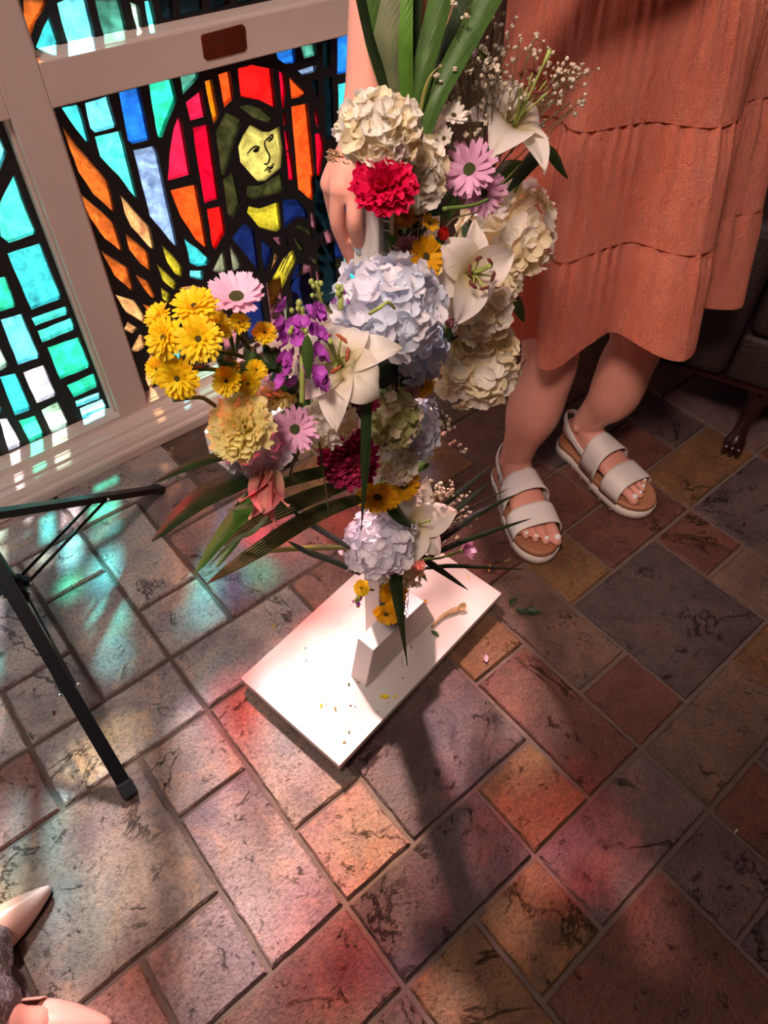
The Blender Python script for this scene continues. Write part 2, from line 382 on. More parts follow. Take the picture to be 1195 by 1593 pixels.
def make_tile(a, b, c, d, colname):
    if colname == 'tan' and b >= 5: colname = 'pale'  # window-side tiles lightened further, their sunlight painted in
    g = .0040
    x0, x1, y0, y1 = X0+a*U+g, X0+c*U-g, Y0+b*U+g, Y0+d*U-g
    cx, cy = (x0+x1)/2, (y0+y1)/2
    per = []
    def side(p, q, n):
        for k in range(n): per.append((p[0]+(q[0]-p[0])*k/n, p[1]+(q[1]-p[1])*k/n))
    nx, ny = 7*(c-a), 7*(d-b)
    side((x0, y0), (x1, y0), nx); side((x1, y0), (x1, y1), ny); side((x1, y1), (x0, y1), nx); side((x0, y1), (x0, y0), ny)
    bm = bmesh.new(); rings = []
    h = rt.uniform(-.0012, .0012)
    for inset, z in ((0, -.010), (.0008, -.004), (.0040, .0)):
        r = []
        for (x, y) in per:
            jx, jy = rt.uniform(-1, 1)*.0011, rt.uniform(-1, 1)*.0011
            sx = max(min(x, x1-inset), x0+inset)+jx; sy = max(min(y, y1-inset), y0+inset)+jy
            r.append(bm.verts.new((sx-cx, sy-cy, z+(h if z > -.009 else 0))))
        rings.append(r)
    n = len(per)
    for A, B in zip(rings, rings[1:]):
        for k in range(n): bm.faces.new((A[k], A[(k+1) % n], B[(k+1) % n], B[k]))
    bm.faces.new(rings[-1])
    o = obj('tile', bm, TILE, floor); o.location = (cx, cy, 0)
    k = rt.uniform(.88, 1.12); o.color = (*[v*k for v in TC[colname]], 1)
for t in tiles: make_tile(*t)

# ------------------------------------------------------------------ the stained glass window wall
YF, YG = 1.52, 1.56                         # face of the white frame, face of the leaded panels
PX0, PX1 = 0.452, 1.235                     # centre panel
LX0, LX1 = -0.41, 0.373                     # left panel
ZB, ZT, ZU, ZV = 0.085, 0.808, 0.885, 2.42
wall = empty('wall_left'); tag(wall, 'white wall that holds the stained glass windows', kind='structure')
bm = bmesh.new()
box(bm, (-1.6, YF, ZV), (1.50, 1.68, CEIL_Z)); box(bm, (-1.6, YF, 0), (-1.27, 1.68, ZV)); box(bm, (PX1+.075, YF+.004, 0), (1.50, 1.68, ZV))
box(bm, (-1.27, YF+.02, 0), (PX1+.075, 1.68, .06))
obj('wall_panel', bm, WALL_PAINT, wall)
frame = empty('trim_1'); tag(frame, 'white painted wooden window frame with mullions and rail', kind='structure')
def bar(x0, x1, z0, z1, y0=YF, name='mullion'):
    bm = bmesh.new(); box(bm, (x0, y0, z0), (x1, YG+.03, z1)); bevel(bm, .003, 2); return obj(name, bm, WHITE_PAINT, frame)
for x0, x1 in ((LX1, PX0), (PX1, PX1+.078), (LX0-.078, LX0), (-1.27-.02, -1.27+.03)): bar(x0, x1, .06, ZV+.02)
for x0, x1 in ((PX0, PX1), (LX0, LX1), (-1.25, LX0-.078)):
    bar(x0, x1, ZT, ZU, YF+.0012, 'rail'); bar(x0, x1, ZV-.03, ZV+.02, YF+.0012, 'head')
    # sloping sills under the upper and lower panels
    for z in (ZU, ZB):
        bm = bmesh.new(); prism(bm, [(x0, YF+.004, z-.016), (x0, YF+.004, z-.001), (x0, YF+.012, z+.003), (x0, YG+.004, z+.010), (x0, YG+.004, z-.016)], Vector((x1-x0, 0, 0)))
        obj('sill', bm, WHITE_PAINT, frame)
    # thin stops beside the glass
    for xs in (x0, x1-.008):
        for za, zb in ((ZB, ZT), (ZU, ZV)):
            bm = bmesh.new(); box(bm, (xs, YF+.018, za), (xs+.008, YG+.004, zb)); bevel(bm, .002, 1); obj('stop', bm, WHITE_PAINT, frame)
base = empty('baseboard_left'); tag(base, 'white moulded baseboard under the stained glass windows', kind='structure')
prof = [(1.60, 0), (1.449, 0), (1.449, .024), (1.452, .030), (1.458, .031), (1.462, .042), (1.470, .052), (1.478, .056), (1.484, .057), (1.486, .063), (1.494, .066), (1.500, .064), (1.504, .068), (1.517, .072), (1.521, .078), (1.521, .086), (1.60, .086)]
bm = bmesh.new(); prism(bm, [(-1.6, y, z) for y, z in prof], Vector((3.1, 0, 0))); obj('moulding', bm, WHITE_PAINT, base)

def poly_px(ox, oy, size, pts, hgt=None):
    s = size/1195.0
    out = []
    for x, y in pts:
        p = at_y(ox+x*s, oy+y*s, YG); out.append((p.x, p.z))
    return out
def inside(p, poly):
    c = False; n = len(poly)
    for i in range(n):
        (x1, y1), (x2, y2) = poly[i], poly[(i+1) % n]
        if (y1 > p[1]) != (y2 > p[1]) and p[0] < (x2-x1)*(p[1]-y1)/(y2-y1)+x1: c = not c
    return c
def area2(poly): return .5*sum(poly[i][0]*poly[(i+1) % len(poly)][1]-poly[(i+1) % len(poly)][0]*poly[i][1] for i in range(len(poly)))
rg = random.Random(11)
def chip(poly):
    """hand-cut edge: subdivide and jitter"""
    out = []; n = len(poly)
    for i in range(n):
        a, b = Vector(poly[i]), Vector(poly[(i+1) % n]); d = b-a; L = d.length
        k = max(1, min(4, int(L/.018))); nn = Vector((-d.y, d.x)).normalized() if L > 0 else Vector((0, 0))
        for j in range(k):
            p = a+d*(j/k)
            if j: p += nn*rg.uniform(-.0009, .0009)
            out.append((p.x, p.y))
    return out
def leaded_panel(name, x0, x1, z0, z1, panes, label):
    win = empty(name); tag(win, label, kind='structure')
    polys = []
    for col, poly in panes:
        poly = [(min(max(x, x0+.004), x1-.004), min(max(z, z0+.004), z1-.004)) for x, z in poly]
        ded = [poly[0]]
        for q in poly[1:]:
            if (Vector(q)-Vector(ded[-1])).length > .0012: ded.append(q)
        if (Vector(ded[0])-Vector(ded[-1])).length < .0012: ded.pop()
        if len(ded) < 3 or abs(area2(ded)) < 2e-5: continue
        if area2(ded) < 0: ded = ded[::-1]
        polys.append((col, chip(ded)))
    verts, edges = [], []
    def loop(poly):
        s = len(verts); verts.extend(Vector(p) for p in poly); n = len(poly)
        edges.extend((s+i, s+(i+1) % n) for i in range(n))
    loop([(x0-.01, z0-.01), (x1+.01, z0-.01), (x1+.01, z1+.01), (x0-.01, z1+.01)])
    for _, p in polys: loop(p)
    res = delaunay_2d_cdt(verts, edges, [], 0, 1e-5)
    vs, fs = res[0], res[2]
    bm = bmesh.new(); bv = [bm.verts.new((v.x, YG, v.y)) for v in vs]
    for f in fs:
        c = sum((vs[i] for i in f), Vector((0, 0)))/len(f)
        if any(inside((c.x, c.y), p) for _, p in polys): continue
        try: bm.faces.new([bv[i] for i in f])
        except ValueError: pass
    bmesh.ops.delete(bm, geom=[v for v in bm.verts if not v.link_faces], context='VERTS')
    ext = bmesh.ops.extrude_face_region(bm, geom=list(bm.faces))
    for v in ext['geom']:
        if isinstance(v, bmesh.types.BMVert): v.co.y += .016
    obj('lead_came', bm, LEAD, win)
    for col, p in polys:
        bm = bmesh.new()
        dy = rg.uniform(.002, .005)
        prism(bm, [(x, YG+dy, z) for x, z in p], Vector((0, .009, 0)))
        obj('pane', bm, GL[col], win)
    return win

Cc = (0, 0, 280); D_ = (280, 0, 280); E_ = (0, 180, 280); F_ = (80, 380, 250); G_ = (300, 80, 260); H_ = (80, 150, 250); I_ = (300, 260, 280); J_ = (0, 440, 280)
centre = [(c, poly_px(*k, pts)) for c, k, pts in [
 ('teal', Cc, [(410,715),(510,695),(535,720),(598,950),(580,950),(500,850)]),
 ('cyan', Cc, [(565,685),(720,635),(780,840),(630,880),(600,850)]),
 ('blue', Cc, [(790,615),(925,580),(1000,925),(880,955),(850,930)]),
 ('green', Cc, [(990,555),(1140,515),(1175,660),(1080,910),(1050,910),(1010,700)]),
 ('aqua', E_, [(630,140),(800,100),(830,200),(925,580),(790,400),(665,270)]),
 ('steel', E_, [(885,230),(1020,200),(1050,250),(1185,885),(1130,830),(995,665)]),
 ('amber', E_, [(410,60),(520,210),(720,440),(765,630),(760,645),(620,520),(520,370),(460,210)]),
 ('amber', E_, [(525,510),(690,650),(760,720),(815,890),(810,905),(700,820),(600,680)]),
 ('peach', E_, [(800,525),(1000,745),(1030,890),(1000,880),(870,735),(830,650)]),
 ('amber', E_, [(835,785),(985,910),(1005,1035),(930,980),(860,890)]),
 ('amber', E_, [(670,895),(850,1010),(890,1150),(870,1160),(760,1060)]),
 ('amber', F_, [(625,225),(720,275),(785,405),(760,410),(690,330)]),
 ('peach', F_, [(475,375),(620,420),(710,560),(690,585),(560,510)]),
 ('peach', F_, [(565,575),(655,630),(600,665),(540,635)]),
 ('peach', F_, [(655,670),(690,680),(690,740),(720,750),(640,800),(590,795)]),
 ('peach', F_, [(740,815),(770,840),(760,1060),(735,1085),(700,1000),(715,870)]),
 ('olive', F_, [(820,0),(900,80),(975,170),(970,245),(920,220),(860,130)]),
 ('olive', F_, [(785,150),(940,295),(915,340),(830,270)]),
 ('olive', F_, [(815,325),(890,375),(865,440),(825,400)]),
 ('amber', F_, [(680,445),(750,470),(785,505),(740,530)]),
 ('teal', F_, [(985,-70),(1010,-20),(1100,40),(1180,120),(1160,155),(1080,165),(1030,140)]),
 ('cyan', F_, [(1030,195),(1135,195),(1130,265),(1030,245)]),
 ('peach', F_, [(920,330),(1030,310),(1130,320),(1120,370)]),
 ('cyan', F_, [(905,780),(965,790),(975,870),(920,860)]), ('aqua', F_, [(1040,880),(1090,870),(1095,930),(1050,940)]),
 ('navy', F_, [(1180,660),(1260,650),(1250,760),(1190,770)]),
 ('pink_red', D_, [(40,680),(145,595),(175,770),(70,800)]),
 ('orange', D_, [(165,540),(215,525),(260,770),(225,830)]),
 ('orange_red', D_, [(255,495),(335,470),(360,650),(295,715)]),
 ('red', D_, [(385,455),(480,430),(615,455),(640,720),(530,665),(405,640)]),
 ('crimson', D_, [(655,475),(700,490),(710,590),(695,720),(680,715)]),
 ('orange_red', D_, [(725,505),(850,630),(740,655)]),
 ('crimson', D_, [(685,750),(708,745),(712,820),(690,830)]),
 ('crimson', D_, [(692,870),(720,870),(740,1000),(705,1005)]),
 ('crimson', D_, [(705,1012),(742,1012),(765,1195),(722,1195)]),
 ('orange_red', G_, [(705,395),(825,370),(885,1000),(850,1065),(755,985)]),
 ('crimson', G_, [(865,400),(890,420),(915,520),(890,545)]),
 ('crimson', G_, [(875,590),(925,585),(945,660),(910,935),(890,900)]),
 ('pink_red', H_, [(945,145),(975,200),(1040,575),(865,625),(880,420),(910,240)]),
 ('crimson', G_, [(0,545),(115,520),(190,1050),(85,1085),(20,700)]),
 ('orange_red', H_, [(885,700),(1080,655),(1165,1140),(1070,1060),(960,890)]),
 ('red', I_, [(95,280),(195,260),(220,430),(150,550),(130,520)]),
 ('dark_olive', G_, [(240,435),(365,495),(320,600),(230,890),(205,885),(165,570)]),
 ('dark_olive', G_, [(330,395),(400,380),(500,415),(585,490),(550,515),(440,480)]),
 ('dark_olive', G_, [(295,850),(345,1090),(290,1195),(250,1160),(215,920)]),
 ('dark_olive', G_, [(385,960),(480,960),(640,870),(655,970),(620,1010),(430,1060),(385,1030)]),
 ('face', G_, [(410,525),(500,575),(550,575),(620,535),(645,700),(635,830),(520,925),(465,930),(340,790),(325,680),(360,600)]),
 ('olive', I_, [(370,260),(440,275),(570,230),(590,400),(555,430),(440,400),(360,300)]),
 ('navy', I_, [(595,210),(700,215),(760,300),(770,340),(690,335),(610,410)]),
 ('navy', I_, [(345,365),(410,420),(445,700),(260,470)]),
 ('navy', I_, [(455,480),(535,545),(490,700),(460,600)]),
 ('olive', I_, [(665,545),(690,620),(525,950),(505,780),(600,610)]),
 ('peach', I_, [(545,570),(570,590),(515,700)]),
 ('dark_olive', I_, [(665,400),(720,385),(790,420),(805,475),(740,430)]),
 ('mauve', I_, [(780,300),(830,330),(875,410),(850,440),(785,390)]),
 ('mauve', I_, [(870,435),(905,415),(935,460),(930,570),(915,580)]),
 ('dark_olive', I_, [(665,470),(700,480),(750,560),(720,565)]),
 ('dark_olive', I_, [(830,480),(895,590),(850,580)]),
 ('dark_olive', I_, [(765,595),(870,630),(890,665),(820,650)]),
 ('dark_olive', I_, [(920,640),(1020,640),(1010,670),(930,675)]),
 ('navy', I_, [(950,470),(1000,540),(1030,600),(940,605),(935,580)]),
 ('mauve', I_, [(735,640),(800,660),(790,900),(750,925),(720,800)]),
 ('mauve', I_, [(815,690),(875,700),(870,760),(830,790)]),
 ('navy', I_, [(700,640),(730,650),(640,820),(650,750)]),
 ('mauve', I_, [(665,830),(710,850),(720,960),(670,1010)]),
 ('grey_olive', I_, [(560,870),(630,900),(640,1030),(530,1010)]),
 ('grey_olive', I_, [(205,540),(230,690),(160,700),(130,690)]),
 ('grey_olive', I_, [(240,490),(330,660),(270,690)]),
 ('sea', I_, [(830,250),(890,245),(900,345),(850,300)]),
 ('blue', I_, [(865,140),(885,220),(845,220)]),
 ('mauve', I_, [(530,470),(590,460),(590,535)]),
 ('navy', I_, [(620,440),(640,520),(622,525)]),
 ('blue', D_, [(635,335),(765,305),(775,415),(700,425),(650,390)]),
 ('sea', D_, [(805,310),(905,290),(910,365),(825,390)]),
 ('steel', D_, [(785,470),(905,430),(910,475),(815,500)]),
 ('dark_teal', D_, [(950,290),(1000,260),(1000,440),(950,460)]),
 ('blue', D_, [(1045,250),(1180,215),(1190,470),(1045,495)]),
 ('teal', D_, [(1050,560),(1190,530),(1190,735),(1055,755)]),
 ('dark_teal', D_, [(955,520),(1015,510),(1030,920),(975,925)]),
 ('dark_teal', D_, [(865,540),(920,530),(930,670)]),
 ('sea', D_, [(0,490),(115,470),(130,515),(20,630)]),
]]
def R(x0, z0, x1, z1): return [(x0, z0), (x1, z0), (x1, z1), (x0, z1)]
# lower robe of the figure, behind the bouquet
centre += [('navy', R(.80, .11, .86, .22)), ('mauve', R(.88, .11, .93, .26)), ('sea', R(.62, .11, .70, .18)), ('mauve', R(.72, .11, .78, .2)),
           ('navy', R(.96, .11, 1.03, .24)), ('dark_teal', R(1.06, .11, 1.12, .3)), ('teal', R(1.15, .11, 1.21, .26)), ('blue', R(1.15, .29, 1.21, .44)), ('dark_teal', R(1.06, .34, 1.12, .5))]
left = [(c, poly_px(*k, pts)) for c, k, pts in [
 ('cyan', E_, [(-80,100),(0,145),(45,245),(-20,420),(-100,450)]),
 ('aqua', E_, [(95,390),(155,560),(245,780),(60,845),(5,805),(-10,600)]),
 ('teal', E_, [(50,915),(270,845),(415,1209),(210,1289)]),
 ('green', E_, [(-60,1080),(40,1070),(110,1265),(0,1300),(-60,1310)]),
 ('cyan', J_, [(5,245),(145,205),(270,495),(120,545)]),
 ('aqua', J_, [(210,235),(440,155),(460,205),(235,285)]),
 ('aqua', J_, [(250,320),(475,230),(505,305),(280,395)]),
 ('green', J_, [(315,430),(525,360),(605,555),(400,640)]),
 ('lavender', J_, [(155,595),(290,545),(380,745),(245,800)]),
 ('teal', J_, [(0,625),(105,600),(210,840),(100,880)]),
 ('green', J_, [(445,680),(625,600),(655,685),(490,760)]),
 ('cyan', J_, [(500,785),(660,725),(675,765),(510,825)]),
 ('cyan', J_, [(530,835),(680,770),(715,840),(550,905)]),
 ('pale_green', J_, [(275,845),(385,790),(460,945),(345,995)]),
 ('green', J_, [(125,915),(235,880),(295,1015),(200,1060)]),
 ('lavender', J_, [(-5,905),(50,900),(145,1080),(60,1115)]),
 ('pale_green', J_, [(-80,450),(0,430),(60,550),(0,585),(-80,600)]),
 ('cyan', J_, [(-80,830),(0,815),(20,850),(0,870),(-80,880)]),
]]
xl = min(x for c, p in left for x, z in p)
def mosaic(x0, x1, z0, z1, pal, gap=.016, seed=1, cw=(.06, .12), rh=(.07, .17)):
    r = random.Random(seed); out = []; x = x0+gap
    while x < x1-gap-.02:
        w = min(r.uniform(*cw), x1-gap-x)
        if x1-gap-(x+w) < .035: w = x1-gap-x
        z = z0+gap
        while z < z1-gap-.02:
            h = min(r.uniform(*rh), z1-gap-z)
            if z1-gap-(z+h) < .04: h = z1-gap-z
            cols = pal((x+w/2-x0)/(x1-x0), (z+h/2), r)
            j = lambda: r.uniform(-.003, .003)
            out.append((cols, [(x+j(), z+j()), (x+w+j(), z+j()), (x+w+j(), z+h+j()), (x+j(), z+h+j())])); z += h+gap
        x += w+gap
    return out
left += mosaic(LX0, xl-.012, ZB, ZT, lambda u, z, r: r.choice(['aqua', 'teal', 'cyan', 'lavender', 'pale_green']), seed=5)
leaded_panel('window_1', LX0, LX1, ZB, ZT, left, 'stained glass panel of aqua, green and blue rectangles, left of the angel panel')
win2 = leaded_panel('window_2', PX0, PX1, ZB, ZT, centre, 'stained glass panel of an angel with red halo and amber wing')
# painted lines of the face and the praying hand
def ink(k, strokes, w, name, parent):
    bm = bmesh.new(); s = k[2]/1195
    for st in strokes:
        pts = [at_y(k[0]+x*s, k[1]+y*s, YG+.0005) for x, y in st]
        ws = [w*(.45+.55*math.sin(PI*(i+.6)/(len(pts)+.2))) for i in range(len(pts))]
        tube(bm, smooth_pts(pts, 3), [ws[min(i//3, len(ws)-1)] for i in range((len(pts)-1)*3+1)], 5)
    obj(name, bm, LEAD, parent)
ink(G_, [[(388,735),(415,700),(450,678),(480,690)], [(430,715),(450,695),(470,700),(455,718),(435,712)], [(440,705),(465,705)],
         [(535,625),(555,605),(570,595),(568,625),(545,640),(535,625)], [(545,620),(560,622)], [(570,598),(530,625),(512,660),(530,710),(550,750),(540,795),(520,808),(512,800)],
         [(512,858),(535,830),(555,830),(580,800)], [(530,848),(550,842),(575,825)], [(540,862),(560,855)]], .0024, 'painted_line', win2)
ink(I_, [[(650,570),(590,700)], [(672,590),(610,720)], [(685,625),(625,735)], [(640,560),(575,690)]], .0017, 'painted_line', win2)

upper = [(c, poly_px(*k, pts)) for c, k, pts in [
 ('amber', Cc, [(155,0),(315,0),(300,50),(240,140),(205,250),(215,310),(190,310),(160,130)]),
 ('teal', Cc, [(330,105),(395,290),(380,310),(250,330),(240,310),(290,180)]),
 ('cyan', Cc, [(380,20),(430,0),(575,0),(600,100),(635,265),(480,305),(450,280),(410,150)]),
 ('sea', Cc, [(630,0),(795,0),(820,90),(845,205),(690,235),(665,150)]),
 ('pale_green', Cc, [(865,15),(925,40),(945,180),(910,190),(885,110)]),
 ('aqua', Cc, [(960,10),(1005,0),(1040,155),(990,180)]),
 ('dark_teal', Cc, [(1060,0),(1145,0),(1150,125),(1080,130)]),
 ('dark_teal', D_, [(0,0),(150,0),(150,75),(0,110)]),
 ('dark_teal', D_, [(190,0),(320,0),(330,20),(215,75)]),
 ('dark_teal', D_, [(380,-25),(500,-30),(480,10),(390,25)]),
]]
zmax = max(z for c, p in upper for x, z in p)
def pal_up(u, z, r):
    if z < 1.30: return r.choice(['blush', 'rose', 'blush', 'lilac', 'blush', 'clear_red' if z < 1.1 else 'rose'] if u > .12 else ['cyan', 'lilac'])
    if z > 2.0: return r.choice(['mauve', 'navy', 'crimson', 'steel', 'mauve'])
    if z > 1.76: return r.choice(['white', 'pale_yellow', 'white', 'rose', 'white', 'lilac'])
    if z < 1.55: return r.choice(['white', 'rose', 'pale_yellow', 'white', 'rose', 'lilac'])
    return r.choice(['mauve', 'navy', 'clear_red', 'mauve', 'crimson', 'steel', 'navy', 'rose', 'mauve'])
upper += mosaic(PX0, PX1, max(zmax+.0, .985), ZV-.03, pal_up, seed=21, gap=.014)
leaded_panel('window_3', PX0, PX1, ZU, ZV-.03, upper, 'tall stained glass panel above the angel panel, with the tip of an amber wing')
def pal_ul(u, z, r):
    if z < 1.3: return r.choice(['lavender', 'pale_yellow', 'white', 'cyan', 'lilac'])
    return r.choice(['lilac', 'rose', 'lavender', 'blush', 'lilac', 'amber'])
leaded_panel('window_4', LX0, LX1, ZU, ZV-.03, mosaic(LX0, LX1, ZU, ZV-.03, pal_ul, seed=33, gap=.014), 'tall stained glass panel above the aqua panel')
leaded_panel('window_5', -1.25, LX0-.078, ZB, ZT, mosaic(-1.25, LX0-.078, ZB, ZT, lambda u, z, r: r.choice(['aqua', 'teal', 'cyan', 'lavender', 'green']), seed=35), 'stained glass panel of blue rectangles at the far left')
leaded_panel('window_6', -1.25, LX0-.078, ZU, ZV-.03, mosaic(-1.25, LX0-.078, ZU, ZV-.03, lambda u, z, r: r.choice(['lilac', 'pale_yellow', 'white', 'lavender', 'amber']), seed=36), 'tall stained glass panel at the far left')
# plaque on the rail
pl = empty('plaque', at_y(347, 67, YF)); tag(pl, 'small engraved copper plaque with clipped corners on the white window rail', 'plaque')
pc = pl.location.copy()
q = [at_y(x, y, YF) for x, y in ((314.5,54),(376,37.5),(381,42),(383.5,74),(379,80),(322,94),(317,90),(312.5,58))]
bm = bmesh.new(); prism(bm, [p+V(0, .0015, 0)-pc for p in q], V(0, -.003, 0)); obj('plate', bm, BRASS, pl)
bm = bmesh.new()
for (a, b) in (((338,53),(353,49.5)), ((328,61),(333,60)), ((335.5,59.5),(345,57)), ((348,57),(352,56)), ((326,68.5),(334,67)), ((336,66.5),(347,64))):
    L = (Vector(b)-Vector(a)).length; n = max(2, int(L/2.2))
    for i in range(n):
        t = (i+.5)/n; x = a[0]+(b[0]-a[0])*t; y = a[1]+(b[1]-a[1])*t
        c = at_y(x, y, YF-.0016)-pc; box(bm, (c.x-.0009, -.0018, c.z-.0016), (c.x+.0006, -.0012, c.z+.0016))
obj('engraving', bm, ENGRAVE, pl)
for x, y in ((318.5, 73), (379, 60)):
    bm = bmesh.new(); ball(bm, at_y(x, y, YF-.002)-pc, .0012, 8, 5); obj('pin', bm, LEAD, pl)

# rest of the room
w2 = empty('wall_right'); tag(w2, 'dark panelled wall beyond the window wall', kind='structure')
bm = bmesh.new(); box(bm, (1.50, 1.56, 0), (3.0, 1.68, CEIL_Z)); box(bm, (2.9, -1.4, 0), (3.0, 1.56, CEIL_Z))
for k in range(8): box(bm, (1.52+k*.18, 1.545, .12), (1.67+k*.18, 1.56, CEIL_Z-.1))
obj('wall_panel', bm, DARK_WALL, w2)
w3 = empty('wall_front'); tag(w3, 'plain wall behind the viewer', kind='structure')
bm = bmesh.new(); box(bm, (-1.6, -1.5, 0), (3.0, -1.4, CEIL_Z)); box(bm, (-1.7, -1.5, 0), (-1.6, 1.68, CEIL_Z)); obj('wall_panel', bm, DARK_WALL, w3)
bm = bmesh.new(); box(bm, (-1.7, -1.5, CEIL_Z), (3.0, 1.68, CEIL_Z+.1)); tag(obj('ceiling', bm, CEIL_PAINT), 'pale ceiling', kind='structure')
for (lx, ly), e in FILL_LIGHTS:  # housings for the added fill lights
    f = empty('fill_light', (lx, ly, CEIL_Z)); tag(f, 'unseen round fill light added above the ' + ('tripod' if ly > 0 else 'far end of the sofa'), 'light', 'added fill lights')
    bm = bmesh.new()
    bmesh.ops.create_cone(bm, cap_ends=False, segments=32, radius1=.2, radius2=.2, depth=.07, matrix=Matrix.Translation((0, 0, -.035))); obj('rim', bm, CHROME, f)
f = empty('fill_spot', (SPOT_AT.x, SPOT_AT.y, CEIL_Z)); tag(f, 'unseen spot fixture added for fill light, aimed at the flower cross', 'light')
bm = bmesh.new(); tube(bm, [(0, 0, 0), (0, 0, -.10)], .012, 10); obj('bracket', bm, BLACK_METAL, f, True)
bm = bmesh.new(); sd_ = (SPOT_TO-SPOT_AT).normalized(); sc_ = SPOT_AT-f.location; tube(bm, [sc_-sd_*.10, sc_-sd_*.09, sc_+sd_*.02], [.05, .12, .13], 24, caps=False); obj('shade', bm, BLACK_METAL, f, True)
bm = bmesh.new(); box(bm, (-6, 1.72, -.3), (8, 14, -.12)); tag(obj('ground_outside', bm, plain('paving', (.16, .15, .13), .8, bump=.3, bscale=20, var=.2)), 'sunlit paving outside the windows', kind='structure')


# ------------------------------------------------------------------ the wooden cross on its stand
TH = math.radians(8.0)                      # the stand is turned a little against the window
E1, E2, E3 = V(math.cos(TH), math.sin(TH), 0), V(-math.sin(TH), math.cos(TH), 0), V(0, 0, 1)
cross = empty('flower_cross_stand', (0.495, 0.605, 0)); tag(cross, 'white wooden cross on a flat white board, wrapped in chicken wire and covered in flowers', 'cross')
cross.rotation_euler = (0, 0, TH)
def to_cross(p):                            # world point to the stand's own frame
    d = Vector(p)-cross.location; return V(d.dot(E1), d.dot(E2), d.z)
# base board: two layers, corners found on the floor
bc = [at_z(374, 1055, .034), at_z(528, 1192, .034), at_z(781, 923, .034), at_z(631, 820, .034)]
o0 = bc[0]; ux = (bc[2]-bc[1]).normalized(); uy = (bc[0]-bc[1]).normalized()
bl = [to_cross(p) for p in bc]
bm = bmesh.new(); prism(bm, [V(p.x, p.y, .016) for p in bl], V(0, 0, .018)); bevel(bm, .0018, 2); obj('base_board', bm, BOARD_WHITE, cross)
cx = sum(p.x for p in bl)/4; cy = sum(p.y for p in bl)/4
bm = bmesh.new(); prism(bm, [V(cx+(p.x-cx)*.985, cy+(p.y-cy)*.985, .0105) for p in bl], V(0, 0, .005)); obj('base_underlay', bm, BOARD_WHITE, cross)
for p in bl:
    bm = bmesh.new(); c = V(cx+(p.x-cx)*.86, cy+(p.y-cy)*.82, 0); box(bm, c+V(-.02, -.02, .0014), c+V(.02, .02, .0105)); obj('foot_pad', bm, BLACK_METAL, cross)
def block(y0, y1, xa, xb, ta, tb, h):
    bm = bmesh.new(); prism(bm, [V(xa, y0, .034), V(xb, y0, .034), V(tb, y0, .034+h), V(ta, y0, .034+h)], V(0, y1-y0, 0)); bevel(bm, .002, 2); obj('brace_block', bm, BOARD_WHITE, cross)
block(-.062, -.022, -.108, .108, -.083, .066, .112)
bm = bmesh.new(); box(bm, (-.021, -.021, .034), (.021, .019, 1.03)); bevel(bm, .0015, 1); obj('post', bm, BOARD_WHITE, cross)
bm = bmesh.new(); box(bm, (-.27, -.021, .735), (.27, .019, .777)); bevel(bm, .0015, 1); obj('arm', bm, BOARD_WHITE, cross)
bm = bmesh.new(); box(bm, (-.015, -.052, .15), (.021, -.0215, 1.01)); bevel(bm, .006, 2)
obj('post_foam', bm, FOAM, cross)
bm = bmesh.new(); box(bm, (-.265, -.052, .737), (.265, -.0215, .775)); bevel(bm, .006, 2); obj('arm_foam', bm, FOAM, cross)
bm = bmesh.new(); box(bm, (-.0235, -.046, .146), (-.0155, -.040, 1.0)); obj('wood_slat', bm, plain('raw_wood', (.30, .17, .09), .7, bump=.3, bscale=90), cross)
# chicken wire round the foam of the post
bm = bmesh.new()
zz = .15; k = 0
while zz < 1.0:
    for (a, b) in (((-.018, -.024), (-.018, -.055)), ((-.018, -.055), (.023, -.055)), ((.023, -.055), (.023, -.024))):
        za = zz + (.004 if k % 2 else -.004)
        tube(bm, [(a[0], a[1], za), ((a[0]+b[0])/2, (a[1]+b[1])/2, zz+(.007 if k % 2 else -.002)), (b[0], b[1], za)], .0007, 4)
    zz += .019; k += 1
for (x, y) in ((-.018, -.040), (-.018, -.055), (-.006, -.0555), (.008, -.0555), (.023, -.055)):
    tube(bm, [(x+.0015*(-1)**i, y, .15+i*.019) for i in range(45)], .0007, 4)
tag(obj('chicken_wire', bm, WIRE, cross), kind='stuff')

# ------------------------------------------------------------------ petals and flower heads
def sheet(L, W, prof, curl=0.0, cup=0.0, twist=0.0, frill=0.0, notch=0.0, nl=6, nw=4, seed=0, ruff=4):
    """petal from origin along +X, normal +Z. prof(t) gives width share; curl bends along the length; cup across; frill waves the rim"""
    r = random.Random(seed); bm = bmesh.new(); rows = []
    x = z = 0.0; ang = 0.0; ph = r.uniform(0, 6)
    for i in range(nl+1):
        t = i/nl; a = curl*(t**1.3)
        if i: x += L/nl*math.cos(a); z += L/nl*math.sin(a)
        row = []
        for j in range(nw+1):
            s = j/nw*2-1; w = W*.5*prof(t)*s
            zz = z + cup*W*s*s*prof(t) + frill*W*t*t*math.sin(ruff*s+ph+t*2)
            xx = x - notch*L*(t**4)*(1-abs(s))
            if frill: xx += frill*.5*L*t*t*math.sin(ruff*2.3*s+ph*2)
            tw = twist*t
            row.append(bm.verts.new((xx, w*math.cos(tw), zz+w*math.sin(tw))))
        rows.append(row)
    for a, b in zip(rows, rows[1:]):
        for j in range(nw):
            try: bm.faces.new((a[j], a[j+1], b[j+1], b[j]))
            except ValueError: pass
    bmesh.ops.remove_doubles(bm, verts=bm.verts, dist=1e-5)
    me = bpy.data.meshes.new('petal'); bm.normal_update(); bm.to_mesh(me); bm.free()
    me.polygons.foreach_set('use_smooth', [True]*len(me.polygons)); return me
ray_prof = lambda t: max(.12, math.sin(PI*min(1, .12+t*.80))**.6) if t < .97 else .45
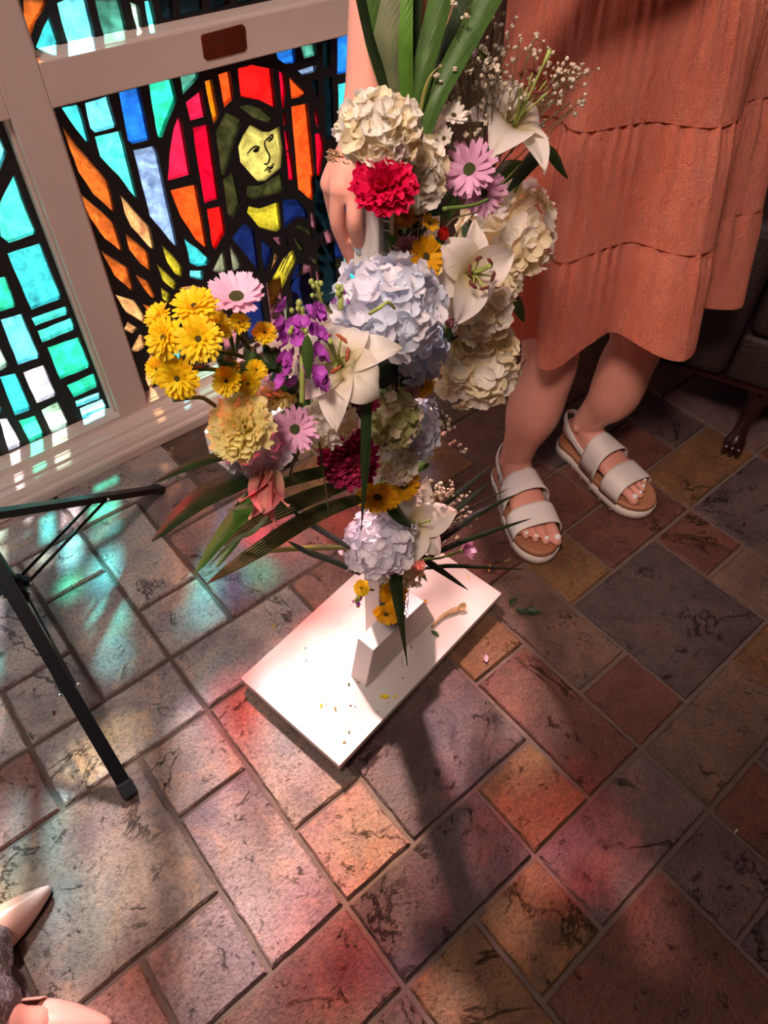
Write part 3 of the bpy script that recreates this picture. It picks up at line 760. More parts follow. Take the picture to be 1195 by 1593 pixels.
round_prof = lambda t: max(.1, math.sin(PI*(.06+.80*t))**.75)
lily_prof = lambda t: max(.03, math.sin(PI*(.13+.865*t))**.85)
leaf_prof = lambda t: max(.02, math.sin(PI*(.04+.955*t))**.8)
fan_prof = lambda t: .12+.88*min(1, t*1.25)**.9
CACHE = {}
def cached(key, fn, m):
    k = (key, m.name)
    if k not in CACHE:
        me = fn(); me.materials.append(m); CACHE[k] = me
    return CACHE[k]
rf = random.Random(5)
def facing(a=0.0, b=0.0):
    """a flower's facing: towards the viewer's side, leaning by a to the right and b upward"""
    n = (-CAM_F*1.0 + CAM_R*a - CAM_D*b).normalized(); return n
def frame_of(c, n, spin=0.0):
    q = n.to_track_quat('Z', 'Y').to_matrix().to_4x4() @ Matrix.Rotation(spin, 4, 'Z'); q.translation = c; return q
def head(name, c, n, label, cat='flower', group=None):
    e = empty(name); e.matrix_basis = frame_of(c, n, rf.uniform(0, 6)); tag(e, label, cat, group); return e
def put(parent, name, me, rz, tilt, r0=0.0, z0=0.0, roll=0.0, sc_=1.0):
    """piece set at angle rz round the flower's axis, raised by tilt, starting r0 from the axis"""
    m = Matrix.Translation((0, 0, z0)) @ Matrix.Rotation(rz, 4, 'Z') @ Matrix.Translation((r0, 0, 0)) @ Matrix.Rotation(-tilt, 4, 'Y') @ Matrix.Rotation(roll, 4, 'X') @ Matrix.Scale(sc_, 4)
    return link(name, me, None, parent, mw=m)
def disc(parent, r, m, h=.35, z0=0.0):
    def mk():
        bm = bmesh.new(); bmesh.ops.create_uvsphere(bm, u_segments=14, v_segments=8, radius=1); 
        for v in bm.verts: v.co.z *= h; v.co *= 1+rf.uniform(-.04, .04)
        return bm_mesh(bm, 'disc', True)
    return link('disc', cached(('disc', h), mk, m), None, parent, mw=Matrix.Translation((0, 0, z0)) @ Matrix.Scale(r, 4))
def calyx(parent, r, L, m=None):
    bm = bmesh.new(); tube(bm, [(0, 0, -.002), (0, 0, -.006), (0, 0, -.012), (.004, .002, -.012-L)], [r, r*.9, .0022, .0018], 8); return obj('stem', bm, m or STEM, parent, True)
def daisy(name, px, py, rpx, y, pm, dm, label, a=0, b=0, rows=((20, 1.0, .10, .0), (14, .8, .35, .1)), dr=.26, wid=.30, cup=-.06, cat='flower', group=None, curl=-.15, stem=.03, c=None):
    c = c or at_y(px, py, y); R_ = rpx/F_PX*((c-CAM_P).dot(CAM_F))
    e = head(name, c, facing(a, b), label, cat, group)
    for n, ls, tilt, z0 in rows:
        me = [cached(('ray', round(R_*ls, 3), wid, i, curl, cup), lambda i=i: sheet(R_*(1-dr*.7)*ls, R_*wid*ls, ray_prof, curl+.12*i, cup, .15*(i-1), 0, .06, 5, 2, i), pm) for i in range(3)]
        for k in range(n):
            put(e, 'petal', rf.choice(me), 2*PI*(k+rf.uniform(-.25, .25))/n, tilt+rf.uniform(-.12, .12), R_*dr*.6, z0*R_, rf.uniform(-.2, .2), rf.uniform(.9, 1.06))
    disc(e, R_*dr, dm, .5, .02*R_)
    calyx(e, R_*.22, stem)
    return e
def mum(name, px, py, rpx, y, pm, label, a=0, b=0, n=90, dm=None, dr=.0, wid=.16, spread=1.0, cat='flower', group=None, curl=.5, c=None, pm2=None):
    """many-petalled head: petals in a spiral from the heart outward, reflexing to the rim"""
    c = c or at_y(px, py, y); R_ = rpx/F_PX*((c-CAM_P).dot(CAM_F))
    e = head(name, c, facing(a, b), label, cat, group)
    me = [[cached(('mum', round(R_, 3), wid, i, q, curl), lambda i=i: sheet(R_*.86, R_*wid, ray_prof, curl-.2*i, .25, .2*(i-1), 0, 0, 5, 2, i), p_) for i in range(3)] for q, p_ in enumerate((pm, pm2 or pm))]
    for k in range(n):
        f = ((k+.5)/n)**.6; th = k*2.39996
        tilt = (1.45-1.75*f*spread)+rf.uniform(-.1, .1); s = .42+.6*f
        put(e, 'petal', rf.choice(me[1 if f < .62 else 0]), th, tilt, R_*(.05+.14*f)+dr*R_*.5, R_*.10*(1-f), rf.uniform(-.3, .3), s*rf.uniform(.9, 1.08))
    if dm: disc(e, R_*max(dr, .12), dm, .6, .08*R_)
    calyx(e, R_*.3, .03)
    return e
def carnation(name, px, py, rpx, y, pm, label, a=0, b=0, n=46, cat='flower', c=None):
    c = c or at_y(px, py, y); R_ = rpx/F_PX*((c-CAM_P).dot(CAM_F))
    e = head(name, c, facing(a, b), label, cat)
    me = [cached(('carn', round(R_, 3), i), lambda i=i: sheet(R_*.98, R_*1.0, fan_prof, .40-.18*i, .06, .1*(i-2), .11, -.02, 7, 12, i+3, 5+i), pm) for i in range(5)]
    for k in range(n):
        f = ((k+.4)/n)**.55; th = k*2.39996
        put(e, 'petal', rf.choice(me), th, 1.5-1.42*f+rf.uniform(-.12, .12), R_*.05*f, R_*(.14*(1-f)-.22), rf.uniform(-.5, .5), (.60+.42*f)*rf.uniform(.9, 1.05))
    bm = bmesh.new(); tube(bm, [(0, 0, -R_*.16), (0, 0, -R_*.5), (0, 0, -R_*.9), (0, 0, -R_*1.2)], [R_*.34, R_*.24, R_*.16, .002], 10); obj('calyx', bm, STEM, e, True)
    return e
def floret_mesh(i, wide):
    bm = bmesh.new(); r = random.Random(100+i)
    for k in range(4):
        me = sheet(1.0, 1.08*wide, round_prof, r.uniform(-.25, .75), r.uniform(.03, .22), r.uniform(-.2, .2), .03, 0, 5, 4, i*7+k, 3)
        t = bmesh.new(); t.from_mesh(me); bpy.data.meshes.remove(me)
        t.transform(Matrix.Rotation(k*PI/2+r.uniform(-.12, .12), 4, 'Z') @ Matrix.Translation((.06, 0, .02*(k % 2))) @ Matrix.Rotation(-r.uniform(.0, .65), 4, 'Y'))
        tmp = bpy.data.meshes.new('t'); t.to_mesh(tmp); t.free(); bm.from_mesh(tmp); bpy.data.meshes.remove(tmp)
    bmesh.ops.create_uvsphere(bm, u_segments=6, v_segments=4, radius=.10, matrix=Matrix.Translation((0, 0, .05)))
    me = bpy.data.meshes.new('floret'); bm.normal_update(); bm.to_mesh(me); bm.free(); me.polygons.foreach_set('use_smooth', [True]*len(me.polygons)); return me
def hydrangea(name, px, py, rpx, y, pms, label, n=70, a=0, b=0, squash=(1, 1, .8), fr=.24, c=None, wide=1.0, low=-.35, core=None):
    """ball of four-petalled florets over a green core"""
    c = c or at_y(px, py, y); R_ = rpx/F_PX*((c-CAM_P).dot(CAM_F))
    e = empty(name); n_ = facing(a, b)
    q = Matrix((CAM_R, -CAM_D, -CAM_F)).transposed().to_4x4(); q.translation = c; e.matrix_basis = q; tag(e, label, 'flower')
    F = R_*fr
    for k in range(n):
        zc = 1-(1-low)*(k+.5)/n; th = k*2.39996
        rr = math.sqrt(max(0, 1-zc*zc)); d = V(rr*math.cos(th), rr*math.sin(th), zc)
        d += V(rf.uniform(-.16, .16), rf.uniform(-.16, .16), rf.uniform(-.16, .16)); d.normalize()
        rad = (R_-F*.45)*rf.uniform(.84, 1.12)
        pos = V(d.x*rad*squash[0], d.y*rad*squash[1], d.z*rad*squash[2])
        nn = (d+V(rf.uniform(-.65, .65), rf.uniform(-.65, .65), rf.uniform(-.2, .45))).normalized()
        i = rf.randrange(5); pm = rf.choice(pms)
        me = cached(('floret', i, wide), lambda i=i: floret_mesh(i, wide), pm)
        m = frame_of(pos, nn, rf.uniform(0, 6)) @ Matrix.Scale(F*rf.uniform(.82, 1.15), 4)
        link('floret', me, None, e, mw=m)
    bm = bmesh.new(); ball(bm, (0, 0, 0), R_*.74, 14, 10, squash); obj('flower_core', bm, core or pms[-1], e, True)
    return e
def lily(name, px, py, rpx, y, pm, label, a=0, b=0, petals=None, spin=0, closed=False, pist=1.0, anth=None, c=None, curls=None):
    c = c or at_y(px, py, y); R_ = rpx/F_PX*((c-CAM_P).dot(CAM_F))
    e = empty(name); e.matrix_basis = frame_of(c, facing(a, b), spin); tag(e, label, 'flower')
    for k in range(6):
        cu = (curls[k] if curls else -.9)
        tilt, wd = (.95, .84) if k % 2 else (.80, .60)
        if closed: tilt, cu, wd = 1.46, (-.2 if k % 2 else -.7), (.66 if k % 2 else .44)
        me = cached(('lily', round(R_, 3), k, cu, closed), lambda: sheet(R_*1.25, R_*wd*1.15, lily_prof, cu, .20, .3*(k-2.5)/2.5, .06, 0, 14, 8, k, 2.6), pm)
        put(e, 'petal', me, 2*PI*k/6+rf.uniform(-.08, .08), tilt-.35 if not closed else tilt, R_*.04, -.02*R_ - (.004 if k % 2 == 0 else 0), 0)
    if anth is not None:
        for k in range(6):
            th = 2*PI*(k+.5)/6; d = V(math.cos(th), math.sin(th), 0)
            p = [d*R_*.03, d*R_*.10+V(0, 0, R_*.35), d*R_*.32+V(0, 0, R_*.62*pist)]
            bm = bmesh.new(); tube(bm, smooth_pts(p, 4), .0011, 5); s = obj('stamen', bm, LIME, e, True)
            s2 = p[-1]; t = V(-d.y, d.x, .25)*R_*.13
            bm = bmesh.new(); tube(bm, [s2-t, s2-t*.5+d*.001, s2+t*.5+d*.001, s2+t], [.0006, .0021, .0021, .0006], 6); obj('anther', bm, anth, s, True)
    if pist:
        bm = bmesh.new(); tube(bm, smooth_pts([(0, 0, 0), (R_*.05, 0, R_*.5), (R_*.16, R_*.03, R_*.98*pist)], 4), [.0022]*4+[.0017]*3+[.0016]*1+[.0028], 7); obj('pistil', bm, LIME, e, True)
    bm = bmesh.new(); tube(bm, [(0, 0, -.002), (0, 0, -.012), (.004, .002, -.05)], [.005, .004, .003], 7); obj('stem', bm, STEM, e, True)
    return e
def strap(name, pts, w, m, label, cat='leaf', fold=.25, wprof=None, group=None, n=5, up=None, ribs=1):
    """long leaf along a line of points; folded along its midrib"""
    P = smooth_pts(pts, n); L = len(P); bm = bmesh.new(); rows = []
    wprof = wprof or (lambda t: max(.02, math.sin(PI*(.16+.835*t))**.7))
    o = P[0].copy()
    for i, p in enumerate(P):
        t = (P[min(i+1, L-1)]-P[max(i-1, 0)]).normalized(); view = (CAM_P-p).normalized()
        nrm = (up if up is not None else view*.85+V(0, 0, .5)).normalized()
        s = t.cross(nrm).normalized(); nn = s.cross(t).normalized(); ww = w*.5*wprof(i/(L-1))
        row = []
        K = 4 if ribs == 1 else 4*ribs
        for j in range(K+1):
            q = j/K*2-1
            if ribs == 1: hgt = -abs(q)*fold*ww*2*.5
            else: hgt = -(j % 2)*fold*ww*.5
            row.append(bm.verts.new(p+s*q*ww+nn*(hgt+fold*ww*.3)-o))
        rows.append(row)
    for a_, b_ in zip(rows, rows[1:]):
        for j in range(len(a_)-1): bm.faces.new((a_[j], a_[j+1], b_[j+1], b_[j]))
    me = bpy.data.meshes.new(name); bm.normal_update(); bm.to_mesh(me); bm.free()
    me.polygons.foreach_set('use_smooth', [ribs == 1]*len(me.polygons))
    ob = link(name, me, m); ob.location = o; tag(ob, label, cat, group); return ob
def ln(*pts): return [at_y(x, y, q) for x, y, q in pts]
def stalk(name, pts, r, m, label, cat='stem'):
    P = smooth_pts(pts, 5); o = P[0].copy(); bm = bmesh.new(); tube(bm, [p-o for p in P], [r*(1-.3*i/len(P)) for i in range(len(P))], 6)
    ob = obj(name, bm, m, None, True); ob.location = o; return tag(ob, label, cat)

# --- hydrangeas
YB = YC-.075
hydrangea('hydrangea', 592, 206, 62, YC-.055, [P_WHITE, P_WHITE, P_CREAM], 'white ruffled flower head at the top of the cross, over the red carnation', 96, squash=(1.0, .88, .8), fr=.29, wide=1.15)
hydrangea('hydrangea', 650, 270, 46, YC-.04, [P_CREAM, P_WHITE], 'cream flower head right beside the red carnation', 70, squash=(.9, 1.25, .8), fr=.31, wide=1.15)
hydrangea('hydrangea', 603, 478, 80, YB-.02, [P_PALELAV, P_LAV, P_PALELAV, P_BLUE], 'big pale lavender hydrangea at the centre of the cross', 92, squash=(1.02, .92, .8), fr=.27)
hydrangea('hydrangea', 655, 545, 46, YB+.02, [P_LAV, P_BLUE], 'shaded grey lavender hydrangea below the big pale one', 44, squash=(.8, 1.15, .8), fr=.30)
hydrangea('hydrangea', 788, 362, 70, YC+.01, [P_WHITE, P_CREAM, P_CREAM], 'large cream hydrangea at the outer right end of the cross', 90, squash=(1.0, 1.12, .8), fr=.25)
hydrangea('hydrangea', 733, 468, 66, YC-.03, [P_CREAM, P_WHITE, P_CREAM], 'cream hydrangea in the middle of the three on the right arm', 70, squash=(1.0, .9, .8), fr=.28, wide=1.1)
hydrangea('hydrangea', 737, 565, 66, YC-.03, [P_CREAM, P_WHITE, P_CREAM], 'lowest cream hydrangea of the right arm, hanging beside the bare leg', 76, squash=(1.02, .98, .8), fr=.30, wide=1.1)
hydrangea('hydrangea', 606, 652, 46, YB-.005, [P_GREEN, P_GREEN, P_CREAM], 'lime green hydrangea above the burgundy flower', 70, fr=.25)
hydrangea('hydrangea', 654, 668, 38, YB+.03, [P_BLUE, P_LAV], 'small blue grey hydrangea right of the lime green one', 50, squash=(.8, 1.3, .8), fr=.27)
hydrangea('hydrangea', 590, 846, 54, YB-.01, [P_PALELAV, P_PALELAV, P_LAV], 'lavender and white hydrangea low on the post', 84, squash=(1.05, .95, .8), fr=.24)
hydrangea('hydrangea', 398, 703, 46, YB-.055, [P_LAV, P_LAV, P_PALELAV], 'lavender hydrangea under the yellow carnation', 46, squash=(1.12, .8, .8), fr=.34)
hydrangea('hydrangea', 512, 652, 42, YB-.04, [P_WHITE, P_CREAM], 'creamy white ruffled flower under the big lily', 50, squash=(1.0, 1.0, .8), fr=.27, wide=.8)
hydrangea('hydrangea', 612, 724, 36, YB+.02, [P_WHITE, P_CREAM], 'greenish white flower right of the burgundy flower', 34, squash=(1.0, .8, .8), fr=.33)
hydrangea('hydrangea', 622, 888, 34, YB+.015, [P_WHITE, P_CREAM], 'cream flower peeping out under the low lavender hydrangea', 34, squash=(1.2, .8, .8), fr=.36)
hydrangea('hydrangea', 418, 606, 26, YB-.02, [P_LAV, P_PALELAV], 'bit of pale hydrangea half hidden behind the pale yellow carnation', 26, fr=.35)

# --- lilies
lily('lily', 532, 568, 84, YB-.06, P_LILY, 'open white lily with rusty anthers at the centre left of the cross', -.30, .15, spin=.75, anth=ANTHER, pist=1.0, curls=[-1.6, -2.6, -1.3, -1.7, -1.2, -2.9])
lily('lily', 800, 196, 76, YC-.02, P_LILY, 'white lily with curled petals among the sprays at the top right', .35, .55, spin=.2, anth=ANTHER_D, pist=1.5, curls=[-3.0, -1.0, -1.2, -1.6, -1.0, -2.6])
lily('lily', 728, 425, 66, YC-.085, P_LILY, 'blush white lily with dark red anthers in front of the cream hydrangeas', .55, -.35, spin=1.1, anth=ANTHER_D, pist=.9, curls=[-1.1, -1.8, -.9, -1.3, -1.6, -.9])
lily('lily', 418, 722, 74, YB-.07, P_SALMON, 'half closed salmon pink lily hanging from the left arm', -.1, -2.6, closed=True, spin=.3, pist=0)
lily('lily', 640, 812, 60, YB+.0, P_LILY, 'white lily seen from the side, low on the right of the post', .5, -.15, spin=.9, pist=.9, curls=[-.5, -.8, -.6, -1.0, -.7, -.8])

# --- carnations and many-petalled heads
carnation('carnation', 597, 287, 49, YC-.085, P_MAG, 'bright crimson carnation below the white flowers at the top', -.1, .1)
carnation('carnation', 371, 664, 53, YB-.075, P_PALEYEL, 'big pale yellow carnation on the left arm', -.3, .1, n=64)
carnation('carnation', 428, 614, 34, YB-.03, P_PALEYEL, 'smaller pale yellow carnation behind the big one', .2, .5, n=26)
mum('chrysanthemum', 545, 716, 50, YB-.045, P_BURG, 'large burgundy flower low on the cross', -.2, -.1, 200, wid=.24, curl=.9, spread=.92, pm2=P_BURGL)
mum('chrysanthemum', 632, 388, 24, YC-.07, P_DUSTY, 'small dusty rose flower beside the golden daisy', -.2, .1, 60, wid=.34)
mum('chrysanthemum', 552, 636, 24, YB-.02, P_WINE, 'nearly black wine red flower under the white lily', -.1, 0, 50, wid=.14)
mum('chrysanthemum', 577, 628, 16, YB-.02, P_BURG, 'small magenta flower beside the nearly black one', .2, .2, 36, wid=.3)
mum('chrysanthemum', 632, 337, 20, YC-.075, P_RUST, 'fuzzy rust gold flower under the crimson carnation', -.1, 0, 110, wid=.10)
mum('chrysanthemum', 762, 228, 27, YC-.0, P_DUSTY, 'dull rose flower half hidden behind the white daisies', .3, .3, 50, wid=.34)
mum('chrysanthemum', 640, 610, 15, YB+.0, P_DUSTY, 'tiny rose flower above the blue grey hydrangea', .2, .1, 30, wid=.34)

# --- yellow button mums at the left end
YL = YB-.055
ym = 'yellow daisy chrysanthemums on the left arm'
rowsY = ((21, 1.0, .02, 0), (19, .90, .28, .04), (16, .72, .58, .08), (11, .5, .9, .12))
for i, (x, y, r, dy, a, b, lab) in enumerate([
    (303, 478, 40, 0, .0, .45, 'topmost large yellow daisy mum, against the angel window'),
    (309, 528, 41, -.025, .1, -.1, 'large yellow daisy mum right under the topmost one'),
    (256, 526, 38, .0, -.5, .0, 'yellow daisy mum at the far left edge of the cluster'),
    (246, 492, 26, .02, -.5, .4, 'yellow daisy mum half hidden behind the left one'),
    (277, 588, 38, -.01, -.2, -.55, 'lowest large yellow daisy mum of the cluster, facing down'),
    (246, 575, 26, .01, -.6, -.3, 'yellow daisy mum peeping out left of the lowest one'),
    (340, 508, 25, .01, .3, .1, 'small yellow daisy mum right of the two stacked large ones'),
    (372, 503, 20, .01, .2, .4, 'small bright yellow mum under the light pink daisy'),
    (412, 518, 21, .01, .2, .3, 'small yellow mum nearest the purple stock'),
    (353, 593, 26, -.02, -.1, -.2, 'yellow daisy mum above the big pale yellow carnation'),
    (386, 597, 20, -.005, .2, -.3, 'small yellow mum behind the one above the carnation'),
    (399, 576, 19, .0, .5, .1, 'small yellow mum facing right toward the dark leaves'),
    (358, 572, 17, .015, .0, .5, 'yellow mum bud behind the lower small mums')]):
    daisy('yellow_mum', x, y, r, YL+dy, P_YEL, DISC_OLIVE, lab, a, b, rowsY, .20, .27, group=ym, stem=.05)
# --- golden daisies
rowsG = ((18, 1.0, .15, 0), (14, .8, .45, .05))
daisy('golden_daisy', 662, 400, 36, YC-.085, P_GOLD, DISC_OLIVE, 'golden gerbera at the centre of the cross, facing right', .75, -.2, rowsG, .22, .36)
daisy('golden_daisy', 668, 348, 18, YC-.06, P_GOLD, DISC_OLIVE, 'ragged little golden flower above the gerbera', .5, .3, ((9, 1.0, .3, 0),), .2, .5)
daisy('golden_daisy', 588, 772, 37, YB-.03, P_GOLD, DISC_OLIVE, 'golden daisy hanging under the burgundy flower', -.1, -1.0, rowsG, .22, .36)
daisy('golden_daisy', 628, 756, 30, YB-.0, P_GOLD, DISC_OLIVE, 'golden daisy right of the one under the burgundy flower', .4, -.7, rowsG, .24, .36)
daisy('golden_daisy', 524, 690, 32, YB-.015, P_YEL, DISC_OLIVE, 'yellow daisy half hidden behind the creamy white ruffled flower', .0, -.9, rowsG, .22, .36)
daisy('golden_daisy', 612, 922, 26, YB-.0, P_GOLD, DISC_OLIVE, 'golden daisy low on the wire, above the white block', .3, -.3, rowsG, .22, .36)
daisy('golden_daisy', 601, 955, 22, YB-.01, P_GOLD, DISC_OLIVE, 'lowest golden daisy, touching the white block', -.2, -.6, rowsG, .22, .36)
daisy('golden_daisy', 563, 915, 15, YB-.015, P_YEL, DISC_OLIVE, 'little yellow mum left of the bare wire at the foot', -.6, .2, rowsY, .2, .36)
daisy('golden_daisy', 655, 598, 22, YB+.03, P_GOLD, DISC_OLIVE, 'orange gold flower in the gap beside the lowest cream hydrangea', .1, -.4, rowsG, .24, .4)
# --- pink and white daisies
rowsP = ((19, 1.0, .22, 0), (13, .85, .5, .05))
daisy('pink_daisy', 368, 463, 50, YB-.035, P_LPINK, DISC_GREEN, 'light pink daisy at the top of the left arm, against the stained glass', .1, .55, ((17, 1.0, .35, 0), (14, .9, .55, .03)), .26, .28)
daisy('pink_daisy', 459, 668, 40, YB-.07, P_PINK, DISC_GREEN, 'pink daisy with drooping petals right of the big pale yellow carnation', .05, -.1, rowsP, .24, .24)
daisy('pink_daisy', 731, 264, 48, YC-.045, P_PINK, DISC_GREEN, 'pink daisy under the white daisies at the top right', -.35, -.2, rowsP, .24, .24)
daisy('pink_daisy', 752, 300, 38, YC-.05, P_PINK, DISC_GREEN, 'pink daisy hanging over the large cream hydrangea', .1, -.8, rowsP, .2, .26)
daisy('pink_daisy', 722, 856, 21, YB+.02, P_PINK, DISC_GREEN, 'single pink daisy on a stem beside the white sandal', .95, .4, ((15, 1.0, .7, 0), (9, .85, .95, .03)), .2, .34)
daisy('pink_daisy', 742, 83, 22, YC+.03, P_LPINK, DISC_GREEN, 'faded pink daisy seen from behind near the top sprays', -1.4, .2, ((13, 1.0, .8, 0),), .22, .36)
daisy('pink_daisy', 722, 38, 18, YC+.03, P_LPINK, DISC_GREEN, 'few pale pink petals beside the tall leaf at the top', -.9, .9, ((6, 1.0, 1.0, 0),), .2, .4)
daisy('white_daisy', 706, 180, 24, YC-.03, P_WHITE, DISC_OLIVE, 'white daisy with an olive eye near the top right', .1, .2, ((15, 1.0, .4, 0), (12, .85, .65, .03)), .2, .34)
daisy('white_daisy', 691, 216, 21, YC-.03, P_WHITE, DISC_OLIVE, 'white daisy below the first, turned away', -.4, -.1, ((14, 1.0, .6, 0), (10, .8, .8, .03)), .2, .32)
daisy('white_daisy', 668, 196, 14, YC-.01, P_WHITE, DISC_OLIVE, 'tiny white blossom left of the white daisies', -.3, -.2, ((6, 1.0, .2, 0),), .2, .7)
daisy('white_daisy', 766, 222, 8, YC-.03, P_WHITE, DISC_OLIVE, 'tiny white star flower in front of the dull rose flower', .1, .2, ((6, 1.0, .2, 0),), .3, .6)

# --- purple stock: florets up a stem with green buds
def stock(px, py, y, n, Rw, Hh, label):
    c = at_y(px, py, y); e = empty('purple_stock', c); tag(e, label, 'flower')
    up = (-CAM_D).normalized(); bm = bmesh.new(); tube(bm, [up*-Hh*.7, up*Hh*.5], .0028, 7); obj('stem', bm, LIME, e, True)
    for k in range(n):
        t = rf.uniform(-.5, .5); th = rf.uniform(0, 2*PI)
        d = CAM_R*math.cos(th)+(-CAM_F)*math.sin(th)
        if d.dot(-CAM_F) < -.3: d = d+CAM_F*-.8
        i = rf.randrange(5); me = cached(('floret', i, 1.1), lambda i=i: floret_mesh(i, 1.1), P_PURPLE)
        link('floret', me, None, e, mw=frame_of(d*Rw*rf.uniform(.7, 1)+up*(t*Hh), (d+up*.3+V(rf.uniform(-.4, .4), rf.uniform(-.4, .4), 0)).normalized(), rf.uniform(0, 6)) @ Matrix.Scale(Rw*.46, 4))
    for k in range(9 if n > 10 else 3):
        p = up*Hh*rf.uniform(.0, .5)+CAM_R*Rw*rf.uniform(-.5, .4)-CAM_F*Rw*rf.uniform(.7, 1.2)
        bm = bmesh.new(); ball(bm, p, rf.uniform(.0018, .0034), 8, 6, (1, 1, 1.3)); obj('bud', bm, LIME, e, True)
stock(470, 540, YB-.05, 40, .020, .075, 'purple stock with green buds between the yellow mums and the white lily')
stock(557, 934, YB-.02, 6, .008, .016, 'tiny purple blossom left of the wire at the foot')
stock(530, 460, YB-.02, 4, .008, .02, 'few purple florets at the upper left rim of the central hydrangea')
e = empty('stock_bud', at_y(492, 452, YB-.03)); tag(e, 'pale green flower bud cluster at the upper left of the central hydrangea', 'bud')
for k in range(9):
    bm = bmesh.new(); ball(bm, (rf.uniform(-.010, .010), rf.uniform(-.006, .006), rf.uniform(-.010, .012)), rf.uniform(.0018, .0032), 8, 6, (1, 1, 1.2)); obj('bud', bm, LIME, e, True)
bm = bmesh.new(); tube(bm, [V(0, 0, .005), V(.008, .004, -.02), V(.02, .006, -.035)], .002, 6); obj('stem', bm, LIME, e, True)
def bud(px, py, y, r, m, label):
    c = at_y(px, py, y); e = empty('flower_bud', c); tag(e, label, 'bud')
    me = cached(('budp', round(r, 4)), lambda: sheet(r*2.2, r*1.5, round_prof, .5, .5, 0, 0, 0, 5, 4), m)
    e.matrix_basis = frame_of(c, facing(.2, .2))
    for k in range(6): put(e, 'petal', me, k*2.4, 1.25, r*.1, 0)
    calyx(e, r*.7, .02)
bud(697, 508, YB-.0, .0085, P_DUSTY, 'closed rose bud between the lavender and cream hydrangeas')
bud(686, 372, YC-.06, .0085, P_RED, 'closed scarlet bud right of the golden gerbera')

# --- leaves at the top: long straps standing up out of the frame
YT = YC-.01
strap('palm_leaf', ln((628, 205, YT), (610, 120, YT+.005), (603, 40, YT+.01), (598, -90, YT+.03)), .033, LEAF_G, 'broad greyish palm leaf standing at the top of the cross', fold=.3, wprof=lambda t: .55+.45*min(1, t*2))
strap('palm_leaf', ln((636, 200, YT-.005), (632, 120, YT-.005), (631, 40, YT), (632, -90, YT+.02)), .014, LEAF_B, 'narrow bright green palm leaf in the middle of the top bunch', wprof=lambda t: 1.0)
strap('palm_leaf', ln((638, 205, YT-.01), (652, 130, YT-.01), (672, 50, YT-.005), (700, -60, YT)), .024, LEAF_M, 'dark green palm leaf leaning right in the top bunch', fold=.5, wprof=lambda t: .8+.2*t)
strap('palm_leaf', ln((652, 215, YT-.02), (680, 145, YT-.02), (725, 60, YT-.015), (790, -60, YT-.01)), .024, LEAF_M, 'long palm leaf of the top bunch reaching farthest to the right', fold=.5, wprof=lambda t: .8+.3*t)
strap('palm_leaf', ln((606, 165, YT-.01), (590, 105, YT-.012), (573, 50, YT-.015), (552, -50, YT-.02)), .009, LEAF_D, 'thin dark palm leaf leaning left across the arm', wprof=lambda t: 1.0)
strap('palm_leaf', ln((626, 190, YT+.02), (595, 100, YT+.02), (580, 40, YT+.02), (570, -60, YT+.03)), .020, LEAF_M, 'palm leaf behind the broad greyish one', wprof=lambda t: 1.0)
strap('palm_leaf', ln((640, 190, YT+.03), (676, 110, YT+.03), (708, 40, YT+.03), (740, -60, YT+.03)), .017, LEAF_D, 'shaded palm leaf behind the long one reaching right', wprof=lambda t: 1.0)
strap('palm_leaf', ln((622, 185, YT+.01), (638, 100, YT+.015), (645, 40, YT+.02), (650, -60, YT+.03)), .012, LEAF_D, 'narrow shaded palm leaf behind the bright green one', wprof=lambda t: 1.0)
strap('palm_leaf', ln((652, 180, YT-.02), (662, 135, YT-.022), (674, 112, YT-.024), (692, 99, YT-.02)), .0035, LEAF_Y, 'thin pale dried leaf curling to the right in the top bunch', wprof=lambda t: 1.1-t)
# --- leaves at the lower left
strap('palm_leaf', ln((450, 705, YB-.02), (390, 735, YB-.05), (310, 775, YB-.08), (236, 842, YB-.10)), .024, LEAF_D, 'dark arching palm leaf farthest out at the lower left', fold=.45)
strap('palm_leaf', ln((440, 705, YB-.03), (405, 760, YB-.06), (355, 820, YB-.08), (303, 893, YB-.09)), .020, LEAF_B, 'bright green palm leaf behind the salmon lily', fold=.4)
strap('palm_leaf', ln((560, 745, YB-.01), (480, 775, YB-.04), (400, 812, YB-.06), (345, 850, YB-.075)), .021, LEAF_BR, 'pleated palm leaf striped green and brown, upper of the pair', fold=.6, ribs=3)
strap('palm_leaf', ln((575, 770, YB-.01), (490, 802, YB-.04), (400, 858, YB-.07), (322, 908, YB-.09)), .021, LEAF_BR, 'pleated palm leaf striped green and brown, lower of the pair', fold=.6, ribs=3)
strap('palm_leaf', ln((560, 722, YB+.0), (500, 735, YB-.02), (440, 752, YB-.04), (395, 775, YB-.05)), .016, LEAF_BR, 'short pleated palm leaf just under the left arm', fold=.6, ribs=3)
strap('palm_leaf', ln((395, 706, YB-.05), (350, 708, YB-.06), (300, 722, YB-.07), (237, 752, YB-.08)), .010, LEAF_D, 'thin dark palm leaf pointing at the black tripod foot', fold=.4)
strap('palm_leaf', ln((560, 892, YB+.01), (520, 872, YB-.01), (480, 858, YB-.03), (448, 842, YB-.04)), .012, LEAF_D, 'dark leaf pointing left behind the striped palm leaves', fold=.4)
strap('palm_leaf', ln((545, 852, YB+.0), (520, 836, YB-.01), (480, 812, YB-.03), (450, 790, YB-.04)), .011, LEAF_D, 'second dark leaf behind the striped palm leaves', fold=.4)
strap('palm_leaf', ln((545, 852, YB+.0), (510, 851, YB-.01), (460, 853, YB-.03), (385, 862, YB-.04)), .009, LEAF_Y, 'yellowed palm leaf left of the low lavender hydrangea', fold=.4)
